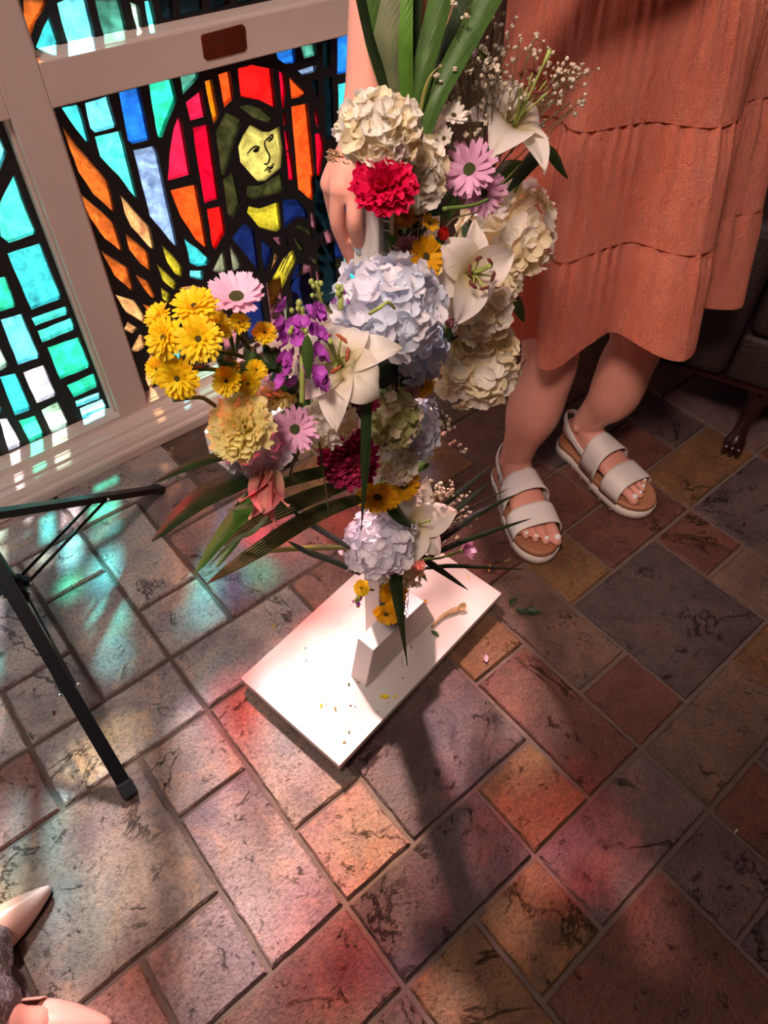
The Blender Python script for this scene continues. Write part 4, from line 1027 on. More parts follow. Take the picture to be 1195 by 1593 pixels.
strap('palm_leaf', ln((430, 745, YB-.04), (395, 800, YB-.05), (360, 850, YB-.06), (335, 885, YB-.07)), .010, LEAF_M, 'narrow leaf beside the bright green one', fold=.4)
strap('palm_leaf', ln((430, 790, YB-.08), (395, 825, YB-.085), (365, 840, YB-.09), (325, 880, YB-.09)), .006, LEAF_G, 'pale curled leaflet across the bright green leaf', fold=.4)
strap('palm_leaf', ln((420, 775, YB-.085), (390, 785, YB-.09), (370, 790, YB-.09), (350, 793, YB-.09)), .005, LEAF_G, 'upper pale leaflet across the bright green leaf', fold=.4)
for (pts, lab) in (([(497, 688), (502, 730), (508, 765), (511, 792)], 'thin brown stem hanging under the pink daisy'), ([(470, 690), (462, 710), (455, 725), (450, 742)], 'thin stem hanging left of the pink daisy')):
    stalk('stem', ln(*[(x, y, YB-.06) for x, y in pts]), .0013, TWIG, lab)
strap('palm_leaf', ln((570, 625, YB-.085), (569, 690, YB-.09), (567, 750, YB-.09), (562, 826, YB-.09)), .011, LEAF_D, 'long dark leaf hanging straight down over the burgundy flower', fold=.3, wprof=lambda t: 1.0 if t < .5 else max(.06, 2-2*t))
strap('palm_leaf', ln((614, 884, YB-.03), (619, 930, YB-.045), (626, 980, YB-.06), (634, 1036, YB-.075)), .024, LEAF_D, 'dark pointed leaf hanging over the white block', fold=.3, wprof=lambda t: max(.05, 1-t**1.3))
strap('palm_leaf', ln((606, 783, YB-.03), (616, 795, YB-.035), (630, 808, YB-.035), (646, 820, YB-.03)), .022, LEAF_D, 'short dark leaf under the golden daisies', fold=.3)
# --- dark leaves at the lower right
for (pts, w, lab) in [
  ([(650, 820), (690, 785), (730, 752), (766, 724)], .011, 'topmost of the dark leaves fanning out at the lower right'),
  ([(650, 836), (690, 806), (730, 776), (766, 747)], .013, 'second dark leaf of the lower right fan'),
  ([(655, 832), (700, 808), (750, 780), (792, 760)], .005, 'thin third leaf of the lower right fan, pointing at the sandal buckle'),
  ([(640, 872), (690, 835), (745, 798), (803, 769)], .013, 'fourth dark leaf of the lower right fan, ending over the upper sandal strap'),
  ([(640, 880), (700, 850), (760, 828), (828, 806)], .011, 'striped fifth leaf of the lower right fan, ending over the lower sandal strap'),
  ([(642, 850), (665, 872), (695, 893), (729, 918)], .014, 'dark leaf pointing down over the white board'),
  ([(662, 884), (700, 880), (750, 882), (820, 886)], .009, 'flat leaf lying out to the right above the corner of the board'),
  ([(640, 832), (655, 828), (680, 830), (705, 832)], .008, 'short dark leaf among the lower sprays')]:
    strap('palm_leaf', ln(*[(x, y, YB+.02-.012*i) for i, (x, y) in enumerate(pts)]), w, LEAF_K, lab, fold=.4)
# --- broad and lobed green leaves
def blade(px, py, px2, py2, y, w, m, label, dy=0.0, curl=.3):
    a_, b_ = at_y(px, py, y), at_y(px2, py2, y+dy); mid = (a_+b_)/2+V(0, 0, (b_-a_).length*.12*curl/.3)
    return strap('leaf', [a_, mid, b_], w, m, label, fold=.35, wprof=leaf_prof, n=5)
blade(790, 298, 884, 278, YC-.02, .022, LEAF_D, 'dark pointed lily leaf over the large cream hydrangea', curl=.9)
blade(768, 290, 812, 250, YC-.0, .024, LEAF_M, 'green leaf under the white lily at the top right')
blade(790, 458, 816, 502, YC-.0, .022, LEAF_D, 'dark leaf against the dress right of the cream hydrangeas')
blade(705, 320, 655, 335, YC-.05, .022, LEAF_D, 'dark leaf under the cream flower at the top')
blade(708, 300, 690, 345, YC-.03, .022, LEAF_M, 'leaf behind the golden flowers')
blade(626, 410, 604, 365, YC-.058, .012, LEAF_M, 'small green leaf caught in the wire')
blade(742, 352, 720, 368, YC-.04, .020, LEAF_D, 'dark leaf between the blush lily and the cream hydrangea')
blade(480, 590, 478, 520, YB-.075, .011, LEAF_M, 'upright leaf in front of the purple stock')
blade(640, 735, 668, 722, YB+.03, .016, LEAF_M, 'small green leaf under the blue grey hydrangea')
blade(640, 880, 665, 905, YB+.03, .012, LEAF_D, 'small dark leaf beside the cream flower at the foot')
blade(700, 512, 690, 540, YB+.02, .016, LEAF_D, 'dark leaf under the closed rose bud')
for i, (x, y, x2, y2, lab) in enumerate([
  (400, 560, 350, 590, 'mum leaf among the yellow mums'), (430, 540, 398, 575, 'mum leaf behind the small yellow mums'), (455, 575, 420, 545, 'mum leaf left of the purple stock'),
  (470, 590, 430, 600, 'mum leaf below the purple stock'), (480, 600, 455, 635, 'dark mum leaf above the pink daisy'), (450, 620, 470, 650, 'mum leaf above the pink daisy, lower one'),
  (350, 545, 345, 580, 'dark mum leaf under the stacked yellow mums'), (420, 590, 445, 560, 'mum leaf in the middle of the left arm'), (440, 690, 420, 720, 'dark leaf above the salmon lily'),
  (455, 690, 440, 730, 'dark leaf right of the salmon lily'), (380, 540, 410, 560, 'mum leaf under the small bright yellow mum'), (520, 620, 548, 600, 'dark leaf under the white lily')]):
    pts = ln((x, y, YB-.03), ((x+x2)/2, (y+y2)/2, YB-.045), (x2, y2, YB-.04))
    strap('leaf', pts, .024, LEAF_D if i % 2 else LEAF_M, lab, fold=.5, wprof=lambda t: max(.03, math.sin(PI*(.05+.93*t))*(.72+.28*abs(math.sin(t*9.5)))), n=8)
# --- stems of the yellow mums
for (pts, lab) in [
  ([(330, 545), (360, 550), (395, 562), (440, 585)], 'thick green stem of the yellow mums'), ([(352, 508), (360, 530), (362, 548), (358, 556)], 'curved green stem under a small yellow mum'),
  ([(410, 535), (428, 555), (438, 580), (442, 600)], 'thin stem of the small yellow mum by the purple stock'), ([(372, 520), (390, 545), (400, 560), (420, 580)], 'thin stem under the small bright yellow mum'),
  ([(270, 622), (310, 618), (330, 628), (345, 640)], 'dark stem leading to the lowest yellow mum'), ([(300, 575), (325, 574), (345, 578), (365, 590)], 'green stem crossing the window sill'),
  ([(690, 325), (720, 322), (740, 318), (760, 310)], 'green stem of the hanging pink daisy'), ([(660, 870), (685, 868), (700, 862), (715, 857)], 'stem of the single pink daisy by the sandal')]:
    stalk('stem', ln(*[(x, y, YB-.035) for x, y in pts]), .0024, STEM, lab)
stalk('stem', ln((575, 488, YB-.09), (592, 478, YB-.1), (604, 470, YB-.1), (614, 480, YB-.1)), .0018, LIME, 'lime green pistil lying over the central hydrangea')

# --- baby's breath sprays
def spray(tips, root, y, label, nb, r, spreadpx, yspread=.03, m=BUD, seed=1, branch=True, tm=TWIG):
    r_ = random.Random(seed); o = at_y(root[0], root[1], y); e = empty('babys_breath_spray', o); tag(e, label, 'flower spray')
    bms = bmesh.new(); bmb = bmesh.new()
    for (tx, ty, n) in tips:
        yy = y+r_.uniform(-yspread, yspread); t = at_y(tx, ty, yy); mid = (o+t)/2+V(r_.uniform(-.01, .01), r_.uniform(-.01, .01), r_.uniform(-.004, .01))
        P = smooth_pts([o, mid, t], 4); tube(bms, [p-o for p in P], [.0011-.0004*i/len(P) for i in range(len(P))], 4)
        for k in range(int(n*1.7)):
            bx, by = tx+r_.gauss(0, spreadpx), ty+r_.gauss(0, spreadpx); b_ = at_y(bx, by, yy+r_.uniform(-.02, .02))
            s = P[r_.randrange(len(P)//2, len(P))]
            tube(bms, [s-o, (s+b_)/2-o+V(0, 0, .003), b_-o], [.0004, .00035, .0003], 3, caps=False)
            rr = r*r_.uniform(.7, 1.25); d = V(r_.uniform(-1, 1), r_.uniform(-1, 1), r_.uniform(-.3, 1)).normalized()
            ball(bmb, b_-o, rr, 6, 4, (1, 1, .8), d.to_track_quat('Z', 'Y').to_matrix())
            if r_.random() < .45:
                for q in range(4):
                    w_ = d.orthogonal().normalized(); w_.rotate(Matrix.Rotation(q*PI/2, 3, d)); ball(bmb, b_-o+w_*rr*.7+d*rr*.3, rr*.6, 5, 3)
    tag(obj('sprig', bms, tm, e, True), kind='stuff'); tag(obj('tiny_blossoms', bmb, m, e, True), kind='stuff')
spray([(690, 130, 8), (712, 112, 9), (735, 105, 10), (755, 85, 10), (770, 110, 12), (790, 70, 8), (760, 140, 9), (800, 130, 9), (830, 60, 6), (845, 100, 8), (875, 105, 7), (900, 120, 8), (905, 155, 5), (870, 130, 8), (850, 150, 8), (812, 160, 8), (780, 170, 9), (755, 165, 8), (780, 50, 5), (728, 12, 6), (700, 150, 5), (845, 180, 4), (770, 195, 6), (740, 200, 5)],
      (735, 315), YC+.0, 'large spray of babys breath at the top right, in front of the dress', 0, .0026, 14, seed=4)
spray([(665, 775, 26), (690, 765, 24), (680, 790, 26), (700, 785, 18), (660, 800, 14), (715, 780, 10), (705, 810, 14), (690, 820, 16), (675, 840, 10), (700, 835, 6), (720, 805, 8)],
      (640, 850), YB+.03, 'dense cream spray of babys breath beside the lower right leaves', 0, .0030, 9, seed=8)
spray([(672, 645, 3), (690, 655, 3), (700, 660, 3), (690, 675, 3), (708, 690, 3), (720, 698, 2), (672, 665, 3)],
      (655, 705), YB+.04, 'thin loose spray of babys breath under the lowest cream hydrangea', 0, .0028, 7, seed=9)
stalk('stem', ln((745, 285, YC-.03), (790, 225, YC-.03), (840, 195, YC-.03), (887, 160, YC-.02)), .0013, TWIG, 'thin brown twig crossing the white lily at the top right')
stalk('stem', ln((665, 470, YC-.04), (700, 380, YC-.05), (745, 325, YC-.05), (890, 170, YC-.03)), .0011, TWIG, 'long thin twig running from the gerbera to the top right')
stalk('stem', ln((800, 300, YC-.01), (815, 270, YC-.01), (830, 230, YC-.01), (838, 190, YC-.01)), .0022, LIME, 'pale green stem below the curled lily petal')
stalk('stem', ln((745, 330, YC-.06), (700, 345, YC-.055), (680, 395, YC-.055), (655, 450, YC-.06)), .0011, TWIG, 'thin twig behind the scarlet bud')

# ------------------------------------------------------------------ things fallen on the board and the floor
def scrap(name, px, py, z, L, W, m, label, cat, ang, curl=.5, prof=round_prof, cup=.25):
    p = at_z(px, py, z); me = sheet(L, W, prof, curl, cup, .3, .05, 0, 6, 4, int(px))
    me.materials.append(m); o = link(name, me); zs = [v.co.z for v in me.vertices]
    o.location = (p.x, p.y, z-min(zs)+.0006); o.rotation_euler = (0, 0, ang); return tag(o, label, cat)
ZBD = .0342
for (x, y, L, W, m, lab, ang) in [
  (590, 1083, .020, .008, P_YEL, 'yellow petal on the white board at the shadow edge', -.9), (612, 1087, .010, .004, P_YEL, 'thin yellow petal near the right edge of the board', .2),
  (523, 1107, .009, .004, LEAF_Y, 'slim olive petal in the middle of the left half of the board', 1.2), (498, 1102, .010, .004, P_YEL, 'small yellow sliver left on the board', .5),
  (543, 1068, .007, .004, LEAF_M, 'tiny green scrap in front of the white block', .9), (533, 1156, .007, .003, LEAF_Y, 'sliver near the front corner of the board', -.4),
  (543, 1142, .006, .003, LEAF_M, 'tiny green sliver near the front edge of the board', .8), (655, 940, .016, .006, P_GOLD, 'golden petal at the right end of the white block', -.2),
  (635, 990, .016, .003, P_DUSTY, 'thin reddish petal on the board beside the block', -.3), (640, 1012, .014, .002, P_BURG, 'thin dark red thread of petal on the board', .9),
  (730, 902, .012, .004, P_PALEYEL, 'pale petal sliver near the far right corner of the board', 1.1), (555, 1062, .010, .003, LEAF_Y, 'pale sliver just in front of the block end', -.8)]:
    scrap('fallen_petal', x, y, ZBD, L, W, m, lab, 'petal', ang)
scrap('fallen_leaf', 683, 990, ZBD, .020, .012, LEAF_M, 'small torn green leaf on the right half of the board', 'leaf', 1.9, .4, leaf_prof)
scrap('fallen_petal', 757, 1030, 0.001, .016, .011, P_LPINK, 'pale pink petal on the ochre tile right of the board', 'petal', 1.0)
scrap('fallen_petal', 424, 978, 0.001, .012, .004, P_YEL, 'yellow sliver on the floor left of the board', 'petal', .3)
scrap('fallen_petal', 760, 890, 0.001, .020, .004, P_GOLD, 'ochre petal scrap on the floor beyond the board', 'petal', .6)
scrap('fallen_petal', 784, 875, 0.001, .018, .004, LEAF_Y, 'straw coloured scrap on the floor near the sandal toe', 'petal', -.3)
scrap('fallen_petal', 84, 1114, 0.001, .011, .005, ANTHER_D, 'dark brown scrap on the tile near the black tripod leg', 'petal', 1.1)
scrap('fallen_petal', 1143, 1297, 0.001, .010, .003, P_CREAM, 'tiny cream sliver in a joint at the right edge', 'petal', .2)
e = empty('fallen_leaf_sprig', at_z(808, 950, .002)); tag(e, 'dark green lobed leaf sprig lying on the floor right of the board', 'leaf')
for k, (x, y, ang, L) in enumerate(((792, 941, .6, .026), (802, 948, -.5, .034), (815, 951, -.25, .036), (822, 955, .9, .024))):
    me = sheet(L, L*.6, lambda t: max(.05, math.sin(PI*(.05+.92*t))*(.7+.3*abs(math.sin(t*9)))), .3, .2, .2, .06, 0, 8, 4, k); me.materials.append(LEAF_D)
    p = at_z(x, y, .004)-e.location; link('leaflet', me, None, e, mw=Matrix.Translation(p) @ Matrix.Rotation(ang-.6, 4, 'Z'))
# wilted lily petal on the board
e = empty('wilted_flower', at_z(690, 962, ZBD)); tag(e, 'wilted brownish lily petal lying on the right half of the board', 'petal')
p0, p1, p2 = [at_z(x, y, ZBD+.004)-e.location for x, y in ((671, 976), (690, 958), (714, 947))]
bm = bmesh.new(); tube(bm, smooth_pts([p0, p1, p2], 5), [.0025, .003, .0035, .004, .0045, .005, .0055, .006, .0075, .0085, .006], 8, flat=.5, upv=V(0, 0, 1).cross(p2-p0).normalized()); obj('petal', bm, DRY, e, True)
me = sheet(.022, .016, round_prof, .6, .3, .4, .1, 0, 6, 4, 3); me.materials.append(DRY); link('petal', me, None, e, mw=Matrix.Translation(p2+V(-.005, 0, -.001)) @ Matrix.Rotation(-.3, 4, 'Z'))
scrap('fallen_petal', 629, 1040, ZBD, .022, .013, P_WHITE, 'creased white petal on the board at the tip of the hanging leaf', 'petal', .9)
bm = bmesh.new(); rr = random.Random(2)
for k in range(60):
    x, y = (rr.gauss(560, 70), rr.gauss(1010, 60)) if k % 3 else (rr.uniform(450, 720), rr.uniform(930, 1120))
    p = at_z(x, y, ZBD); q = to_cross(p)
    if abs(q.y) > .12 or abs(q.x) > .24 or (abs(q.x) < .12 and -.065 < q.y < .065): continue
    r0 = rr.uniform(.0007, .0018); ball(bm, p+V(0, 0, r0*.4), r0, 5, 3, (1.6, 1, .5), Matrix.Rotation(rr.uniform(0, 6), 3, 'Z'))
tag(obj('plant_crumbs', bm, CRUMB), 'dark crumbs of foam and leaf scattered over the white board', 'debris', kind='stuff')

# ------------------------------------------------------------------ black tripod stand
HUB = V(-.04, 1.095, 0); f1, f2 = at_z(250, 760, .006), at_z(203, 1236, .006)
f3 = HUB*3-f1-f2; f3.z = .006
tri = empty('tripod_stand', HUB); tag(tri, 'black metal tripod stand with folding braces on the tiles under the left window', 'stand')
APEX = .36
def along(f, t): return V(f.x+(HUB.x-f.x)*t, f.y+(HUB.y-f.y)*t, .006+APEX*t)
for f in (f1, f2, f3):
    d = (HUB-f); d.z = 0; d.normalize(); side = V(-d.y, d.x, 0)
    e = empty('leg', parent_loc := (0, 0, 0)); e.parent = tri
    a, b = along(f, .0)-HUB, along(f, .93)-HUB; u = (b-a).normalized(); w = side; n_ = u.cross(w)
    bm = bmesh.new(); hw, hh = .0120, .0075
    prism(bm, [a+w*hw+n_*hh, a-w*hw+n_*hh, a-w*hw-n_*hh, a+w*hw-n_*hh], b-a); bevel(bm, .0022, 2)
    bpy.data.objects.remove(e); leg = obj('leg', bm, BLACK_METAL, tri)
    bm = bmesh.new(); prism(bm, [a+w*.0138+n_*.009-u*.002, a-w*.0138+n_*.009-u*.002, a-w*.0138-n_*.009-u*.002, a+w*.0138-n_*.009-u*.002], u*.030); bevel(bm, .003, 2); obj('rubber_foot', bm, plain('black_rubber', (.018, .018, .02), .8) if 'black_rubber' not in bpy.data.materials else bpy.data.materials['black_rubber'], leg)
    m_ = along(f, .385)-HUB; c = V(0, 0, .150)+(f-HUB).normalized()*.022
    for s in (-1, 1):
        bm = bmesh.new(); tube(bm, [m_+w*s*.012, c+w*s*.012], .0046, 6, flat=.6); obj('brace', bm, BLACK_METAL, tri, True)
    bm = bmesh.new(); tube(bm, [m_-w*.017, m_+w*.017], .0035, 10); ball(bm, m_+w*.017, .0046, 8, 6); ball(bm, m_-w*.017, .0046, 8, 6); obj('bolt', bm, CHROME, tri, True)
    bm = bmesh.new(); box(bm, (-.016, -.006, -.010), (.016, .006, .010), Matrix.Translation(c) @ V(0, 1, 0).rotation_difference((f-HUB).normalized()).to_matrix().to_4x4()); bevel(bm, .002, 2); obj('collar_lug', bm, BLACK_METAL, tri)
    for s in (-1, 1):
        bm = bmesh.new(); ball(bm, c+w*s*.0165, .0045, 8, 6); obj('bolt', bm, CHROME, tri, True)
bm = bmesh.new(); tube(bm, [V(0, 0, .128), V(0, 0, .172)], .019, 16); obj('collar', bm, BLACK_METAL, tri, True)
bm = bmesh.new(); tube(bm, [V(0, 0, .11), V(0, 0, .95)], .0125, 14); obj('pole', bm, BLACK_METAL, tri, True)
bm = bmesh.new(); tube(bm, [V(0, 0, .315), V(0, 0, .37)], .030, 16); obj('leg_bracket', bm, BLACK_METAL, tri, True)
bm = bmesh.new(); tube(bm, [V(0, 0, .70), V(0, 0, .74)], .017, 14); tube(bm, [V(.012, 0, .72), V(.045, 0, .72)], [.006, .009], 10); obj('clamp_knob', bm, BLACK_METAL, tri, True)

# ------------------------------------------------------------------ leather sofa with cabriole legs
SO = V(1.487, .715, 0); su = V(.343, -.939, 0); sv = V(.939, .343, 0)
sofa = empty('leather_sofa', SO); sofa.rotation_euler = (0, 0, math.atan2(su.y, su.x)); tag(sofa, 'dark brown leather sofa with carved mahogany legs behind the woman', 'sofa')
# local frame: x along the front, y = depth (away from the viewer)
def pad(name, lo, hi, r, parent=sofa, m=LEATHER):
    bm = bmesh.new(); box(bm, lo, hi); bevel(bm, r, 4); return obj(name, bm, m, parent, True)
SL = 1.75
pad('arm', (0, 0, .205), (.185, .82, .60), .035); pad('arm', (SL-.185, 0, .205), (SL, .82, .60), .035)
pad('seat_rail', (.187, .012, .205), (SL-.187, .80, .335), .018)
cw = (SL-.37-.012)/2
for k in range(2): pad('seat_cushion', (.192+k*(cw+.006), .0, .338), (.192+k*(cw+.006)+cw-.004, .62, .47), .04)
pad('back', (.02, .66, .21), (SL-.02, .86, .92), .05)
bm = bmesh.new(); prism(bm, [V(.004, .004, .200), V(SL-.004, .004, .200), V(SL-.004, .80, .200), V(.004, .80, .200)], V(0, 0, .008)); obj('base_trim', bm, MAHOGANY, sofa)
for (x, y, sx) in ((.285, .05, 1), (SL-.285, .05, 1), (.10, .74, 1), (SL-.10, .74, 1)):
    bm = bmesh.new(); k = -1 if y < .4 else 1
    P = smooth_pts([V(x, y+.012*-k, .205), V(x, y+.030*k*-.3, .165), V(x-.004, y+.004*k, .11), V(x-.006, y+.022*k, .062), V(x-.006, y+.034*k, .030), V(x-.006, y+.040*k, .008)], 4)
    rs = [.050, .046, .042, .037, .032, .028, .025, .0225, .0205, .019, .018, .0175, .0175, .019, .022, .025, .027, .028, .027, .024, .018]
    tube(bm, P, rs[:len(P)], 12); obj('leg', bm, MAHOGANY, sofa, True)
    bm = bmesh.new()
    for q in range(3): tube(bm, smooth_pts([V(x-.006+(q-1)*.013, y+.045*k, .034), V(x-.006+(q-1)*.016, y+.064*k, .026), V(x-.006+(q-1)*.018, y+.068*k, .006)], 3), [.006, .0075, .0085, .0085, .0075, .007, .004], 8)
    obj('claw', bm, MAHOGANY, bpy.data.objects[sofa.children[-1].name], True)

# ------------------------------------------------------------------ the woman in the peach dress
woman = empty('person', (1.16, .74, 0)); tag(woman, 'person in a tiered peach dress and white sandals steadying the cross with one hand', 'person')
W0 = woman.location
def L(p): return Vector(p)-W0
body = bmesh.new()
def limb(pts, rad, n=26, sub=5, flat=1.0, upv=None):
    P = smooth_pts([L(p) for p in pts], sub)
    R_ = [Vector((r, 0, 0)) if not isinstance(r, tuple) else Vector((r[0], r[1], 0)) for r in rad]
    RR = smooth_pts(R_, sub)
    tube(body, P, [((v.x, v.y) if any(isinstance(r, tuple) for r in rad) else (v.x, v.x*flat)) for v in RR], n, upv=upv)
    ball(body, P[0], RR[0].x*.98, 12, 8); ball(body, P[-1], RR[-1].x*.98, 12, 8)
SOLE = .046
FEET = []
def at_d(px, py, dl):                       # on the upright plane through the woman, dl behind it
    k = V(.842, .54, 0); d = ray(px, py); return CAM_P + d*((k.dot(V(1.17, .75, 0)-CAM_P)+dl)/k.dot(d))
# right foot (left one in the picture) and left foot: heel, toe, on which side the big toe is
for heel, toe, big, knee, calf in ((V(1.058, .790, 0), V(.922, .528, 0), 1, at_d(855, 560, -.125), at_d(828, 645, -.135)), (V(1.262, .765, 0), V(1.226, .462, 0), -1, at_d(992, 525, .03), at_d(955, 615, .03))):
    d = (toe-heel).normalized(); s = V(-d.y, d.x, 0)*big       # s points to the inner side (big toe)
    FEET.append((heel, toe, d, s, big))
    ank = heel+d*.062+V(0, 0, SOLE+.078)
    hip = V(1.165-.075*big, .775, .86)
    limb([ank+V(0, 0, -.005), ank+(calf-ank)*.45, calf, calf+(knee-calf)*.55, knee, knee+(hip-knee)*.25+V(0, .01, 0), knee+(hip-knee)*.6+V(0, .02, 0), hip], [.037, .043, .060, .061, .059, .064, .070, .085])
    ball(body, L(ank+s*.030+V(0, 0, -.004)), .013, 10, 8); ball(body, L(ank-s*.031+V(0, 0, -.012)), .012, 10, 8)
    # foot
    zt = SOLE+.002
    limb([heel+d*.030+V(0, 0, zt+.030), heel+d*.075+V(0, 0, zt+.038), heel+d*.135+V(0, 0, zt+.030), heel+d*.190+s*.000+V(0, 0, zt+.019), heel+d*.222+s*-.003+V(0, 0, zt+.012)],
         [(.030, .033), (.038, .035), (.031, .040), (.019, .046), (.012, .045)], 16, upv=V(0, 0, 1))
    limb([ank+V(0, 0, .0), ank+d*.030+V(0, 0, -.026), ank+d*.075+V(0, 0, -.052)], [.034, .034, .026])
    # toes
    for q, (off, ln_, r) in enumerate(((.033, .054, .0140), (.0085, .055, .0098), (-.0125, .049, .0092), (-.0310, .041, .0088), (-.0465, .030, .0084))):
        b_ = heel+d*.226+s*off+V(0, 0, zt+.010) - d*(.005*q)
        limb([b_, b_+d*ln_*.55+V(0, 0, .003), b_+d*ln_+V(0, 0, -.004)], [r*.95, r*.9, r*.92], 10, 3)
# torso, neck, head
limb([V(1.165, .755, .84), V(1.16, .75, .95), V(1.13, .745, 1.06), V(1.09, .735, 1.20), V(1.05, .725, 1.32)], [(.165, .11), (.155, .105), (.125, .09), (.14, .10), (.13, .075)], 20, upv=V(1, 0, 0))
limb([V(1.05, .725, 1.34), V(1.035, .715, 1.42), V(1.02, .70, 1.47)], [.055, .048, .05])
ball(body, L(V(1.00, .68, 1.555)), .085, 16, 12, (.86, 1.0, 1.28)); ball(body, L(V(.985, .598, 1.55)), .014, 8, 6, (1, 1, 1.5))
# right arm down to the hand behind the post
WR = at_y(556, 238, .636)
EL = V(.60, .672, 1.222)
limb([V(.90, .74, 1.335), V(.75, .715, 1.27), EL, EL+(WR-EL)*.35+V(-.006, 0, -.002), EL+(WR-EL)*.75, WR], [.055, .046, .040, .038, .027, .0225])
limb([V(1.06, .73, 1.33), V(.90, .74, 1.335)], [.07, .058])
# palm and fingers of the right hand
K = [at_y(553, 300, .607), at_y(528, 294, .624), at_y(514, 286, .646), at_y(518, 298, .670)]
for k in K: limb([WR+(k-WR)*.05, WR+(k-WR)*.5+V(-.003, 0, .002), k], [.021, .0165, .0125], 12, 4)
limb([K[0], at_y(552, 342, .598), at_y(556, 370, .610), at_y(561, 396, .627)], [.0105, .0092, .0084, .0074], 12, 4)
limb([K[1], at_y(525, 345, .628), at_y(537, 380, .638), at_y(550, 414, .648)], [.0105, .0092, .0084, .0074], 12, 4)
limb([K[2], at_y(527, 352, .662), at_y(543, 388, .670), at_y(554, 422, .676)], [.011, .0092, .0082, .007], 12, 4)
limb([K[3], at_y(535, 350, .692), at_y(548, 378, .698), at_y(556, 402, .702)], [.010, .0082, .0074, .0065], 12, 4)
limb([WR+V(.008, -.008, -.012), at_y(576, 280, .575), at_y(590, 300, .548), at_y(606, 318, .541)], [.014, .0125, .0105, .009], 12, 4)   # thumb round the front of the post
# left arm, its hand closing on the leaves just at the upper edge
WL, EL2 = at_y(705, -62, .665), V(1.02, .60, 1.19)
limb([V(1.06, .73, 1.33), V(1.18, .70, 1.32), EL2, EL2+(WL-EL2)*.4, WL], [.07, .055, .042, .038, .027])
HL = [at_y(664, 4, .65), at_y(678, 9, .655), at_y(692, 13, .66), at_y(706, 10, .665)]
for i, k in enumerate(HL):
    limb([WL, (WL+k)/2+V(0, 0, .006), k], [.022, .018, .0125], 12, 4)
    e_ = k+V(-.018, -.012, -.012); limb([k, e_, e_+V(-.010, .014, -.002)], [.0115, .010, .0085], 10, 3)
limb([at_y(655, -20, .635), at_y(655, 12, .64), at_y(657, 42, .64)], [.013, .011, .008], 12, 4)     # thumb pressed along the leaves
bo = obj('body', body, SKIN, woman, True)
md = bo.modifiers.new('remesh', 'REMESH'); md.mode = 'VOXEL'; md.voxel_size = .0028; md.use_smooth_shade = True
sm = bo.modifiers.new('smooth', 'SMOOTH'); sm.factor = .5; sm.iterations = 6
# nails
def nail(c, n_, t, w, l, m, name='nail'):
    n_ = n_.normalized(); t = (t-n_*t.dot(n_)).normalized(); s = n_.cross(t)
    bm = bmesh.new(); ball(bm, (0, 0, 0), 1, 10, 8); 
    mm = Matrix((s*w, t*l, n_*.0014)).transposed().to_4x4(); mm.translation = L(c)
    bm.transform(mm); obj(name, bm, m, woman, True)
nail(at_y(559.5, 384, .6105), V(-.35, -.9, .35), at_y(562, 393, .628)-at_y(555, 370, .612), 0.0072, .0105, NAIL_GREY)
for heel, toe, d, s, big in FEET:
    for q, (off, ln_, r) in enumerate(((.033, .054, .0140), (.0085, .055, .0098), (-.0125, .049, .0092), (-.0310, .041, .0088), (-.0465, .030, .0084))):
        c = heel+d*(.226-.005*q)+s*off+V(0, 0, SOLE+.014)+d*ln_*.99+V(0, 0, r*.62)
        nail(c, V(0, 0, 1)+d*.55, d, r*.56, r*.52, NAIL_WHITE, 'toenail')
# bracelet
br = bmesh.new(); t = (EL-WR).normalized(); u = t.orthogonal().normalized(); w = t.cross(u); bc_ = WR-t*.012
for row in range(2):
    for k in range(28):
        th = 2*PI*(k+.5*row)/28; c = bc_+t*(.0055*row)+(u*math.cos(th)+w*math.sin(th))*(.0300+.004*math.cos(th)); tg = (-u*math.sin(th)+w*math.cos(th))
        a_ = (u*math.cos(th)+w*math.sin(th)) if k % 2 else t
        tube(br, [L(c+(tg*math.cos(q)*.0048+a_*math.sin(q)*.0032)) for q in [2*PI*i/8 for i in range(9)]], .0011, 5, caps=False)
tag(obj('bracelet', br, GOLD, woman, True), 'gold chain bracelet'); bpy.data.objects['bracelet']['kind'] = 'stuff'
# hair (above the picture)
bm = bmesh.new(); ball(bm, L(V(1.012, .70, 1.575)), .097, 16, 12, (.92, 1.0, 1.22)); tube(bm, [L(V(1.05, .765, 1.56)), L(V(1.075, .80, 1.45)), L(V(1.08, .81, 1.34))], [.07, .065, .03], 12); obj('hair', bm, HAIR, woman, True)

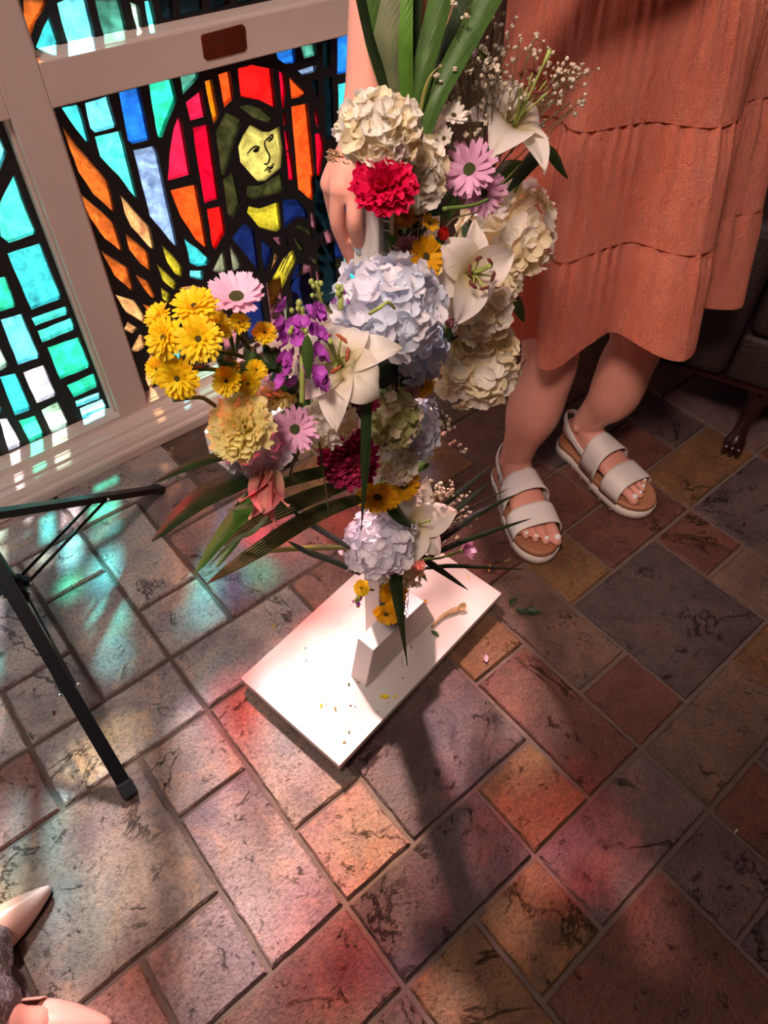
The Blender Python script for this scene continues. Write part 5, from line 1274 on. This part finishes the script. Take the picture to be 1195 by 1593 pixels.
# sandals
def outline(t, s_):                         # half width of the sole along its length (0 heel, 1 toe); s_ = +1 on the big-toe side
    w = .037+.017*math.sin(min(1, max(0, (t-.25)/.75))*PI*.78)**1.0
    if t < .12: w *= math.sqrt(max(0, 1-((.12-t)/.12)**2))*.999+.001
    if t > .80: w *= math.sqrt(max(0, 1-((t-.80)/.20)**2))*.999+.001
    return w*(1.06 if s_ > 0 and t > .5 else 1.0)
for heel, toe, d, s, big in FEET:
    sd = empty('sandal', heel-W0); sd.parent = woman
    tag(sd, 'white two-strap platform sandal with a tan footbed, ' + ('nearer the cross' if big > 0 else 'nearer the sofa'))
    Ls = (toe-heel).length+.006
    def ring(z, grow=0.0, n=30):
        out = []
        for k in range(n): t_ = (1-math.cos(PI*k/n))/2; out.append(d*(t_*Ls+grow*(2*t_-1))+s*(outline(t_, 1)+grow)+V(0, 0, z))
        for k in range(n): t_ = (1+math.cos(PI*k/n))/2; out.append(d*(t_*Ls+grow*(2*t_-1))-s*(outline(t_, -1)+grow)+V(0, 0, z))
        return out
    def solid(name, levels, m):
        bm = bmesh.new(); R_ = [[bm.verts.new(p) for p in ring(z, g)] for z, g in levels]; n = len(R_[0])
        for a_, b_ in zip(R_, R_[1:]):
            for k in range(n): bm.faces.new((a_[k], a_[(k+1) % n], b_[(k+1) % n], b_[k]))
        bm.faces.new(R_[0][::-1]); bm.faces.new(R_[-1]); return obj(name, bm, m, sd, True)
    so = solid('sole', [(.0015, -.003), (.003, .001), (.018, .002), (.0285, .001), (.029, -.001)], SOLE_WHITE)
    solid('footbed', [(.029, -.001), (.0305, .0005), (.040, .0), (.0445, -.0015), (.0435, -.005)], CORK)
    # welt stitching and tread notches
    bm = bmesh.new(); rr = ring(.0295, .0022, 40)
    for k in range(0, len(rr), 1):
        a_, b_ = rr[k], rr[(k+1) % len(rr)]; tube(bm, [a_+(b_-a_)*.15, a_+(b_-a_)*.75], .0009, 4)
    tag(obj('welt_stitching', bm, STRAP_WHITE, sd), kind='stuff')
    for sgn in (-1, 1):
        for q in range(6):
            t_ = .16+q*.125; c = d*t_*Ls+s*sgn*(outline(t_, sgn)+.0016)+V(0, 0, .008)
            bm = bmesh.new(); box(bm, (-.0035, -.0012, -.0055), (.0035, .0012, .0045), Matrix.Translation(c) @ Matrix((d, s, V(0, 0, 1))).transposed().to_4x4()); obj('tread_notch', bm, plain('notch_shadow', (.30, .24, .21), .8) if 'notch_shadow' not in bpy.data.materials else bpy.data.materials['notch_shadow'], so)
    # two straps arching over the foot
    def strap_over(name, t0, t1, h, skew=0.0, wfac=1.0):
        bm = bmesh.new(); rows = []
        for i in range(9):
            tt = t0+(t1-t0)*i/8; row = []
            for k in range(19):
                th = PI*k/18; x = math.cos(th); y_ = math.sin(th)**.48
                wv = (outline(tt, 1 if x > 0 else -1)+.0015)*wfac
                hh = h-(tt-t0)*.055+(.010 if x > 0 else -.004)*abs(x)*y_
                row.append(bm.verts.new(d*(tt*Ls+skew*x*Ls)+s*x*wv+V(0, 0, .030+(hh-.030)*y_)))
            rows.append(row)
        for a_, b_ in zip(rows, rows[1:]):
            for k in range(18): bm.faces.new((a_[k], a_[k+1], b_[k+1], b_[k]))
        me = bm_mesh(bm, name, True); ob = link(name, me, STRAP_WHITE, sd); q = ob.modifiers.new('thick', 'SOLIDIFY'); q.thickness = .0026; q.offset = 1; return ob
    strap_over('toe_strap', .625, .815, .091); strap_over('instep_strap', .355, .545, .124)
    # heel strap with buckle
    pts = [d*(.40*Ls)+s*-.033+V(0, 0, .058), d*(.24*Ls)+s*-.039+V(0, 0, .082), d*(.10*Ls)+s*-.033+V(0, 0, .104), d*(.0*Ls)+V(0, 0, .112), d*(.10*Ls)+s*.033+V(0, 0, .104), d*(.24*Ls)+s*.039+V(0, 0, .082), d*(.40*Ls)+s*.034+V(0, 0, .058)]
    pts[3] = d*(-.004)+V(0, 0, .112)
    bm = bmesh.new(); tube(bm, smooth_pts(pts, 5), [(.0105, .0016)]*31, 10, upv=V(0, 0, 1)); obj('heel_strap', bm, STRAP_WHITE, sd, True)
    c = d*(.285*Ls)-s*.0405*(1)+V(0, 0, .075)
    bm = bmesh.new(); fr = [c+d*x*.010+V(0, 0, z*.009)-s*.001 for x, z in ((-1, -1), (1, -1), (1, 1), (-1, 1), (-1, -1))]
    for a_, b_ in zip(fr, fr[1:]): tube(bm, [a_, b_], .0013, 6)
    obj('buckle', bm, CHROME, sd, True)
    for sgn in (-1, 1):
        for t_ in (.40, .52):
            bm = bmesh.new(); ball(bm, d*t_*Ls+s*sgn*(outline(t_, sgn)+.004)+V(0, 0, .044), .0024, 8, 6); obj('rivet', bm, CHROME, sd, True)

# the dress: four gathered tiers
dress = empty('dress', (0, 0, 0)); dress.parent = woman; tag(dress, 'tiered peach gauze dress')
def ctr(z):                                 # axis and half widths of the skirt at height z
    t = max(0, min(1, (1.08-z)/.57))
    return V(1.160+.017*t, .752-.069*t, z), .212+.044*t**.8, .150-.004*t
def dress_point(th, z, gather, top):
    c, a_, b_ = ctr(z); t = max(0, (1.08-z)/.57)
    g = math.sin(th*8+.6+.9*math.sin(th*2))*(.008+.034*t**.8)+math.sin(th*13+2.2+math.sin(th*3))*.008*t**.8+math.sin(th*4+1.0)*.012*t**1.3
    g += (math.sin(th*52+3*math.sin(th*3))+.6*math.sin(th*83+2*math.sin(th*5)))*.0036*gather
    x, y = (a_+g)*math.cos(th), (b_+g)*math.sin(th)          # the skirt's long axis is turned -20 degrees
    return V(c.x+x*.94+y*.342, c.y-x*.342+y*.94, 0), g
def tier(name, z0, z1, flare, n=420, m=26, hem=False):
    bm = bmesh.new(); uvl = bm.loops.layers.uv.new('UVMap'); rows = []
    for i in range(m+1):
        t_ = i/m; row = []
        for k in range(n):
            th = 2*PI*k/n; dz = .016*math.cos(th)*max(0, (1.08-z0)/.5)+.010*math.sin(th*3+1)*max(0, (1.08-z0)/.6)
            z = z0+(z1-z0)*t_+dz
            p, g = dress_point(th, z0+(z1-z0)*t_, (1-t_)**1.7*1.0+.10, i == 0)
            c, _, _ = ctr(z0+(z1-z0)*t_); rad = (p-V(c.x, c.y, 0)); ln_ = rad.length
            p = V(c.x, c.y, 0)+rad*(1+(flare*math.sin(min(1, t_*3)*PI/2))/ln_)
            if hem: z += .010*math.sin(th*7+2.0)*t_
            row.append(bm.verts.new(V(p.x, p.y, z)-W0))
        rows.append(row)
    for i, (a_, b_) in enumerate(zip(rows, rows[1:])):
        for k in range(n):
            f = bm.faces.new((a_[k], a_[(k+1) % n], b_[(k+1) % n], b_[k])); us = (k/n, (k+1)/n, (k+1)/n, k/n); vs = (i/m, i/m, (i+1)/m, (i+1)/m)
            for lp, u_, v_ in zip(f.loops, us, vs): lp[uvl].uv = (u_*1.6, z0+(z1-z0)*v_+.7*(z0 > .8)+1.3*(z0 > 1))
    me = bm_mesh(bm, name, True); o = link(name, me, GAUZE, dress); return o
tier('skirt_tier', 1.075, .894, .005); tier('skirt_tier', .897, .699, .006); tier('skirt_tier', .702, .505, .007, hem=True)
bm = bmesh.new(); uvl = bm.loops.layers.uv.new('UVMap'); rows = []
for i, (z, cx_, cy_, a_, b_) in enumerate(((1.068, 1.160, .752, .214, .151), (1.10, 1.15, .752, .195, .140), (1.14, 1.125, .748, .168, .120), (1.20, 1.09, .737, .165, .122), (1.28, 1.065, .732, .160, .108), (1.33, 1.055, .728, .135, .085))):
    rows.append([bm.verts.new(V(cx_+.94*a_*math.cos(2*PI*k/120)*(1+.006*math.sin(k*1.9))+.342*b_*math.sin(2*PI*k/120), cy_-.342*a_*math.cos(2*PI*k/120)+.94*b_*math.sin(2*PI*k/120), z+(.020*math.cos(2*PI*k/120)*.1 if i == 0 else 0))-W0) for k in range(120)])
for i, (a_, b_) in enumerate(zip(rows, rows[1:])):
    for k in range(120):
        f = bm.faces.new((a_[k], a_[(k+1) % 120], b_[(k+1) % 120], b_[k]))
        for lp, (u_, v_) in zip(f.loops, ((k, i), (k+1, i), (k+1, i+1), (k, i+1))): lp[uvl].uv = (u_/120*1.6, .95+v_*.06)
link('bodice', bm_mesh(bm, 'bodice', True), GAUZE, dress)

# ------------------------------------------------------------------ second person: pointed pumps under a lace hem at the lower left
p2 = empty('person', (-.42, .46, 0)); tag(p2, 'person in nude pointed pumps and a grey lace hem at the lower left edge', 'person')
W2 = p2.location
b2 = bmesh.new()
PUMPS = [(at_z(80, 1382, .012), V(1, .10, 0).normalized()), (at_z(176, 1594, .012), V(.80, -.60, 0).normalized())]
for i, (tip, d) in enumerate(PUMPS):
    s = V(-d.y, d.x, 0); heel = tip-d*.262
    sh = empty('pump', tip-W2); sh.parent = p2; tag(sh, 'nude leather pointed pump, ' + ('nearer the window' if i == 0 else 'at the lower picture edge'))
    bm = bmesh.new(); rows = []
    prof_ = [(0, .004, .010, .012), (.010, .011, .016, .011), (.03, .020, .026, .010), (.055, .029, .036, .009), (.085, .036, .046, .010), (.105, .039, .046, .012)]
    for (x, w_, h, z0) in prof_:
        rows.append([bm.verts.new(-d*x+s*w_*math.cos(th)+V(0, 0, z0-.008+(h*math.sin(th) if math.sin(th) > 0 else .004*math.sin(th)))) for th in [2*PI*k/20 for k in range(20)]])
    for a_, b_ in zip(rows, rows[1:]):
        for k in range(20): bm.faces.new((a_[k], a_[(k+1) % 20], b_[(k+1) % 20], b_[k]))
    bm.faces.new(rows[0][::-1]); bm.faces.new(rows[-1])
    obj('vamp', bm, NUDE, sh, True)
    bm = bmesh.new(); rows = []
    for (x, w_, h0, z0) in ((.100, .0385, .042, .004), (.14, .036, .038, .014), (.18, .031, .046, .030), (.22, .030, .056, .042), (.25, .026, .060, .050), (.262, .012, .060, .054)):
        rows.append([bm.verts.new(-d*x+s*w_*c_+V(0, 0, z0+h0*h_)) for c_, h_ in ((.86, 1), (1.0, .5), (.9, 0), (0, -.05), (-.9, 0), (-1.0, .5), (-.86, 1))])
    for a_, b_ in zip(rows, rows[1:]):
        for k in range(6): bm.faces.new((a_[k], a_[k+1], b_[k+1], b_[k]))
    bm.faces.new(rows[-1])
    me = bm_mesh(bm, 'quarter', True); ob = link('quarter', me, NUDE, sh); q = ob.modifiers.new('thick', 'SOLIDIFY'); q.thickness = .0022
    bm = bmesh.new(); tube(bm, [-d*.245+V(0, 0, .052), -d*.243+V(0, 0, .03), -d*.240+V(0, 0, -.0115)], [.020, .011, .006], 10); obj('heel', bm, NUDE, sh, True)
    bm = bmesh.new(); prism(bm, [-d*x+s*w_+V(0, 0, -.0118) for x, w_ in ((.002, .002), (.03, .017), (.08, .033), (.115, .033), (.115, -.033), (.08, -.033), (.03, -.017), (.002, -.002))], V(0, 0, .004)); obj('outsole', bm, BLACK_METAL, sh)
    # foot and shin
    b2p = [tip-d*.070+V(0, 0, .020), tip-d*.12+V(0, 0, .040), tip-d*.175+V(0, 0, .075), tip-d*.205+V(0, 0, .12), tip-d*.215+V(0, 0, .24), tip-d*.21+V(0, 0, .42)]
    tube(b2, smooth_pts([p-W2 for p in b2p], 4), [.018]*2+[.026]*3+[.031]*4+[.034]*4+[.034]*4+[.048]*4, 14)
bo2 = obj('body', b2, SKIN, p2, True); md = bo2.modifiers.new('remesh', 'REMESH'); md.mode = 'VOXEL'; md.voxel_size = .005; md.use_smooth_shade = True
bm = bmesh.new(); n = 90; rows = []
hc = at_z(6, 1470, .09)-V(.185, .0, 0); hc.z = 0
for i in range(14):
    t_ = i/13; z = .055+t_*.50
    rows.append([bm.verts.new(V(hc.x+(.185-.05*t_)*(1+.05*math.sin(th*9)*(1-t_))*math.cos(th), hc.y+(.165-.04*t_)*(1+.05*math.sin(th*9+1)*(1-t_))*math.sin(th), z+.006*math.sin(th*23)*(1-t_))-W2) for th in [2*PI*k/n for k in range(n)]])
for a_, b_ in zip(rows, rows[1:]):
    for k in range(n): bm.faces.new((a_[k], a_[(k+1) % n], b_[(k+1) % n], b_[k]))
me = bm_mesh(bm, 'lace_hem', True); ob = link('lace_hem', me, LACE, p2); q = ob.modifiers.new('thick', 'SOLIDIFY'); q.thickness = .002
tag(ob, 'grey lace hem')
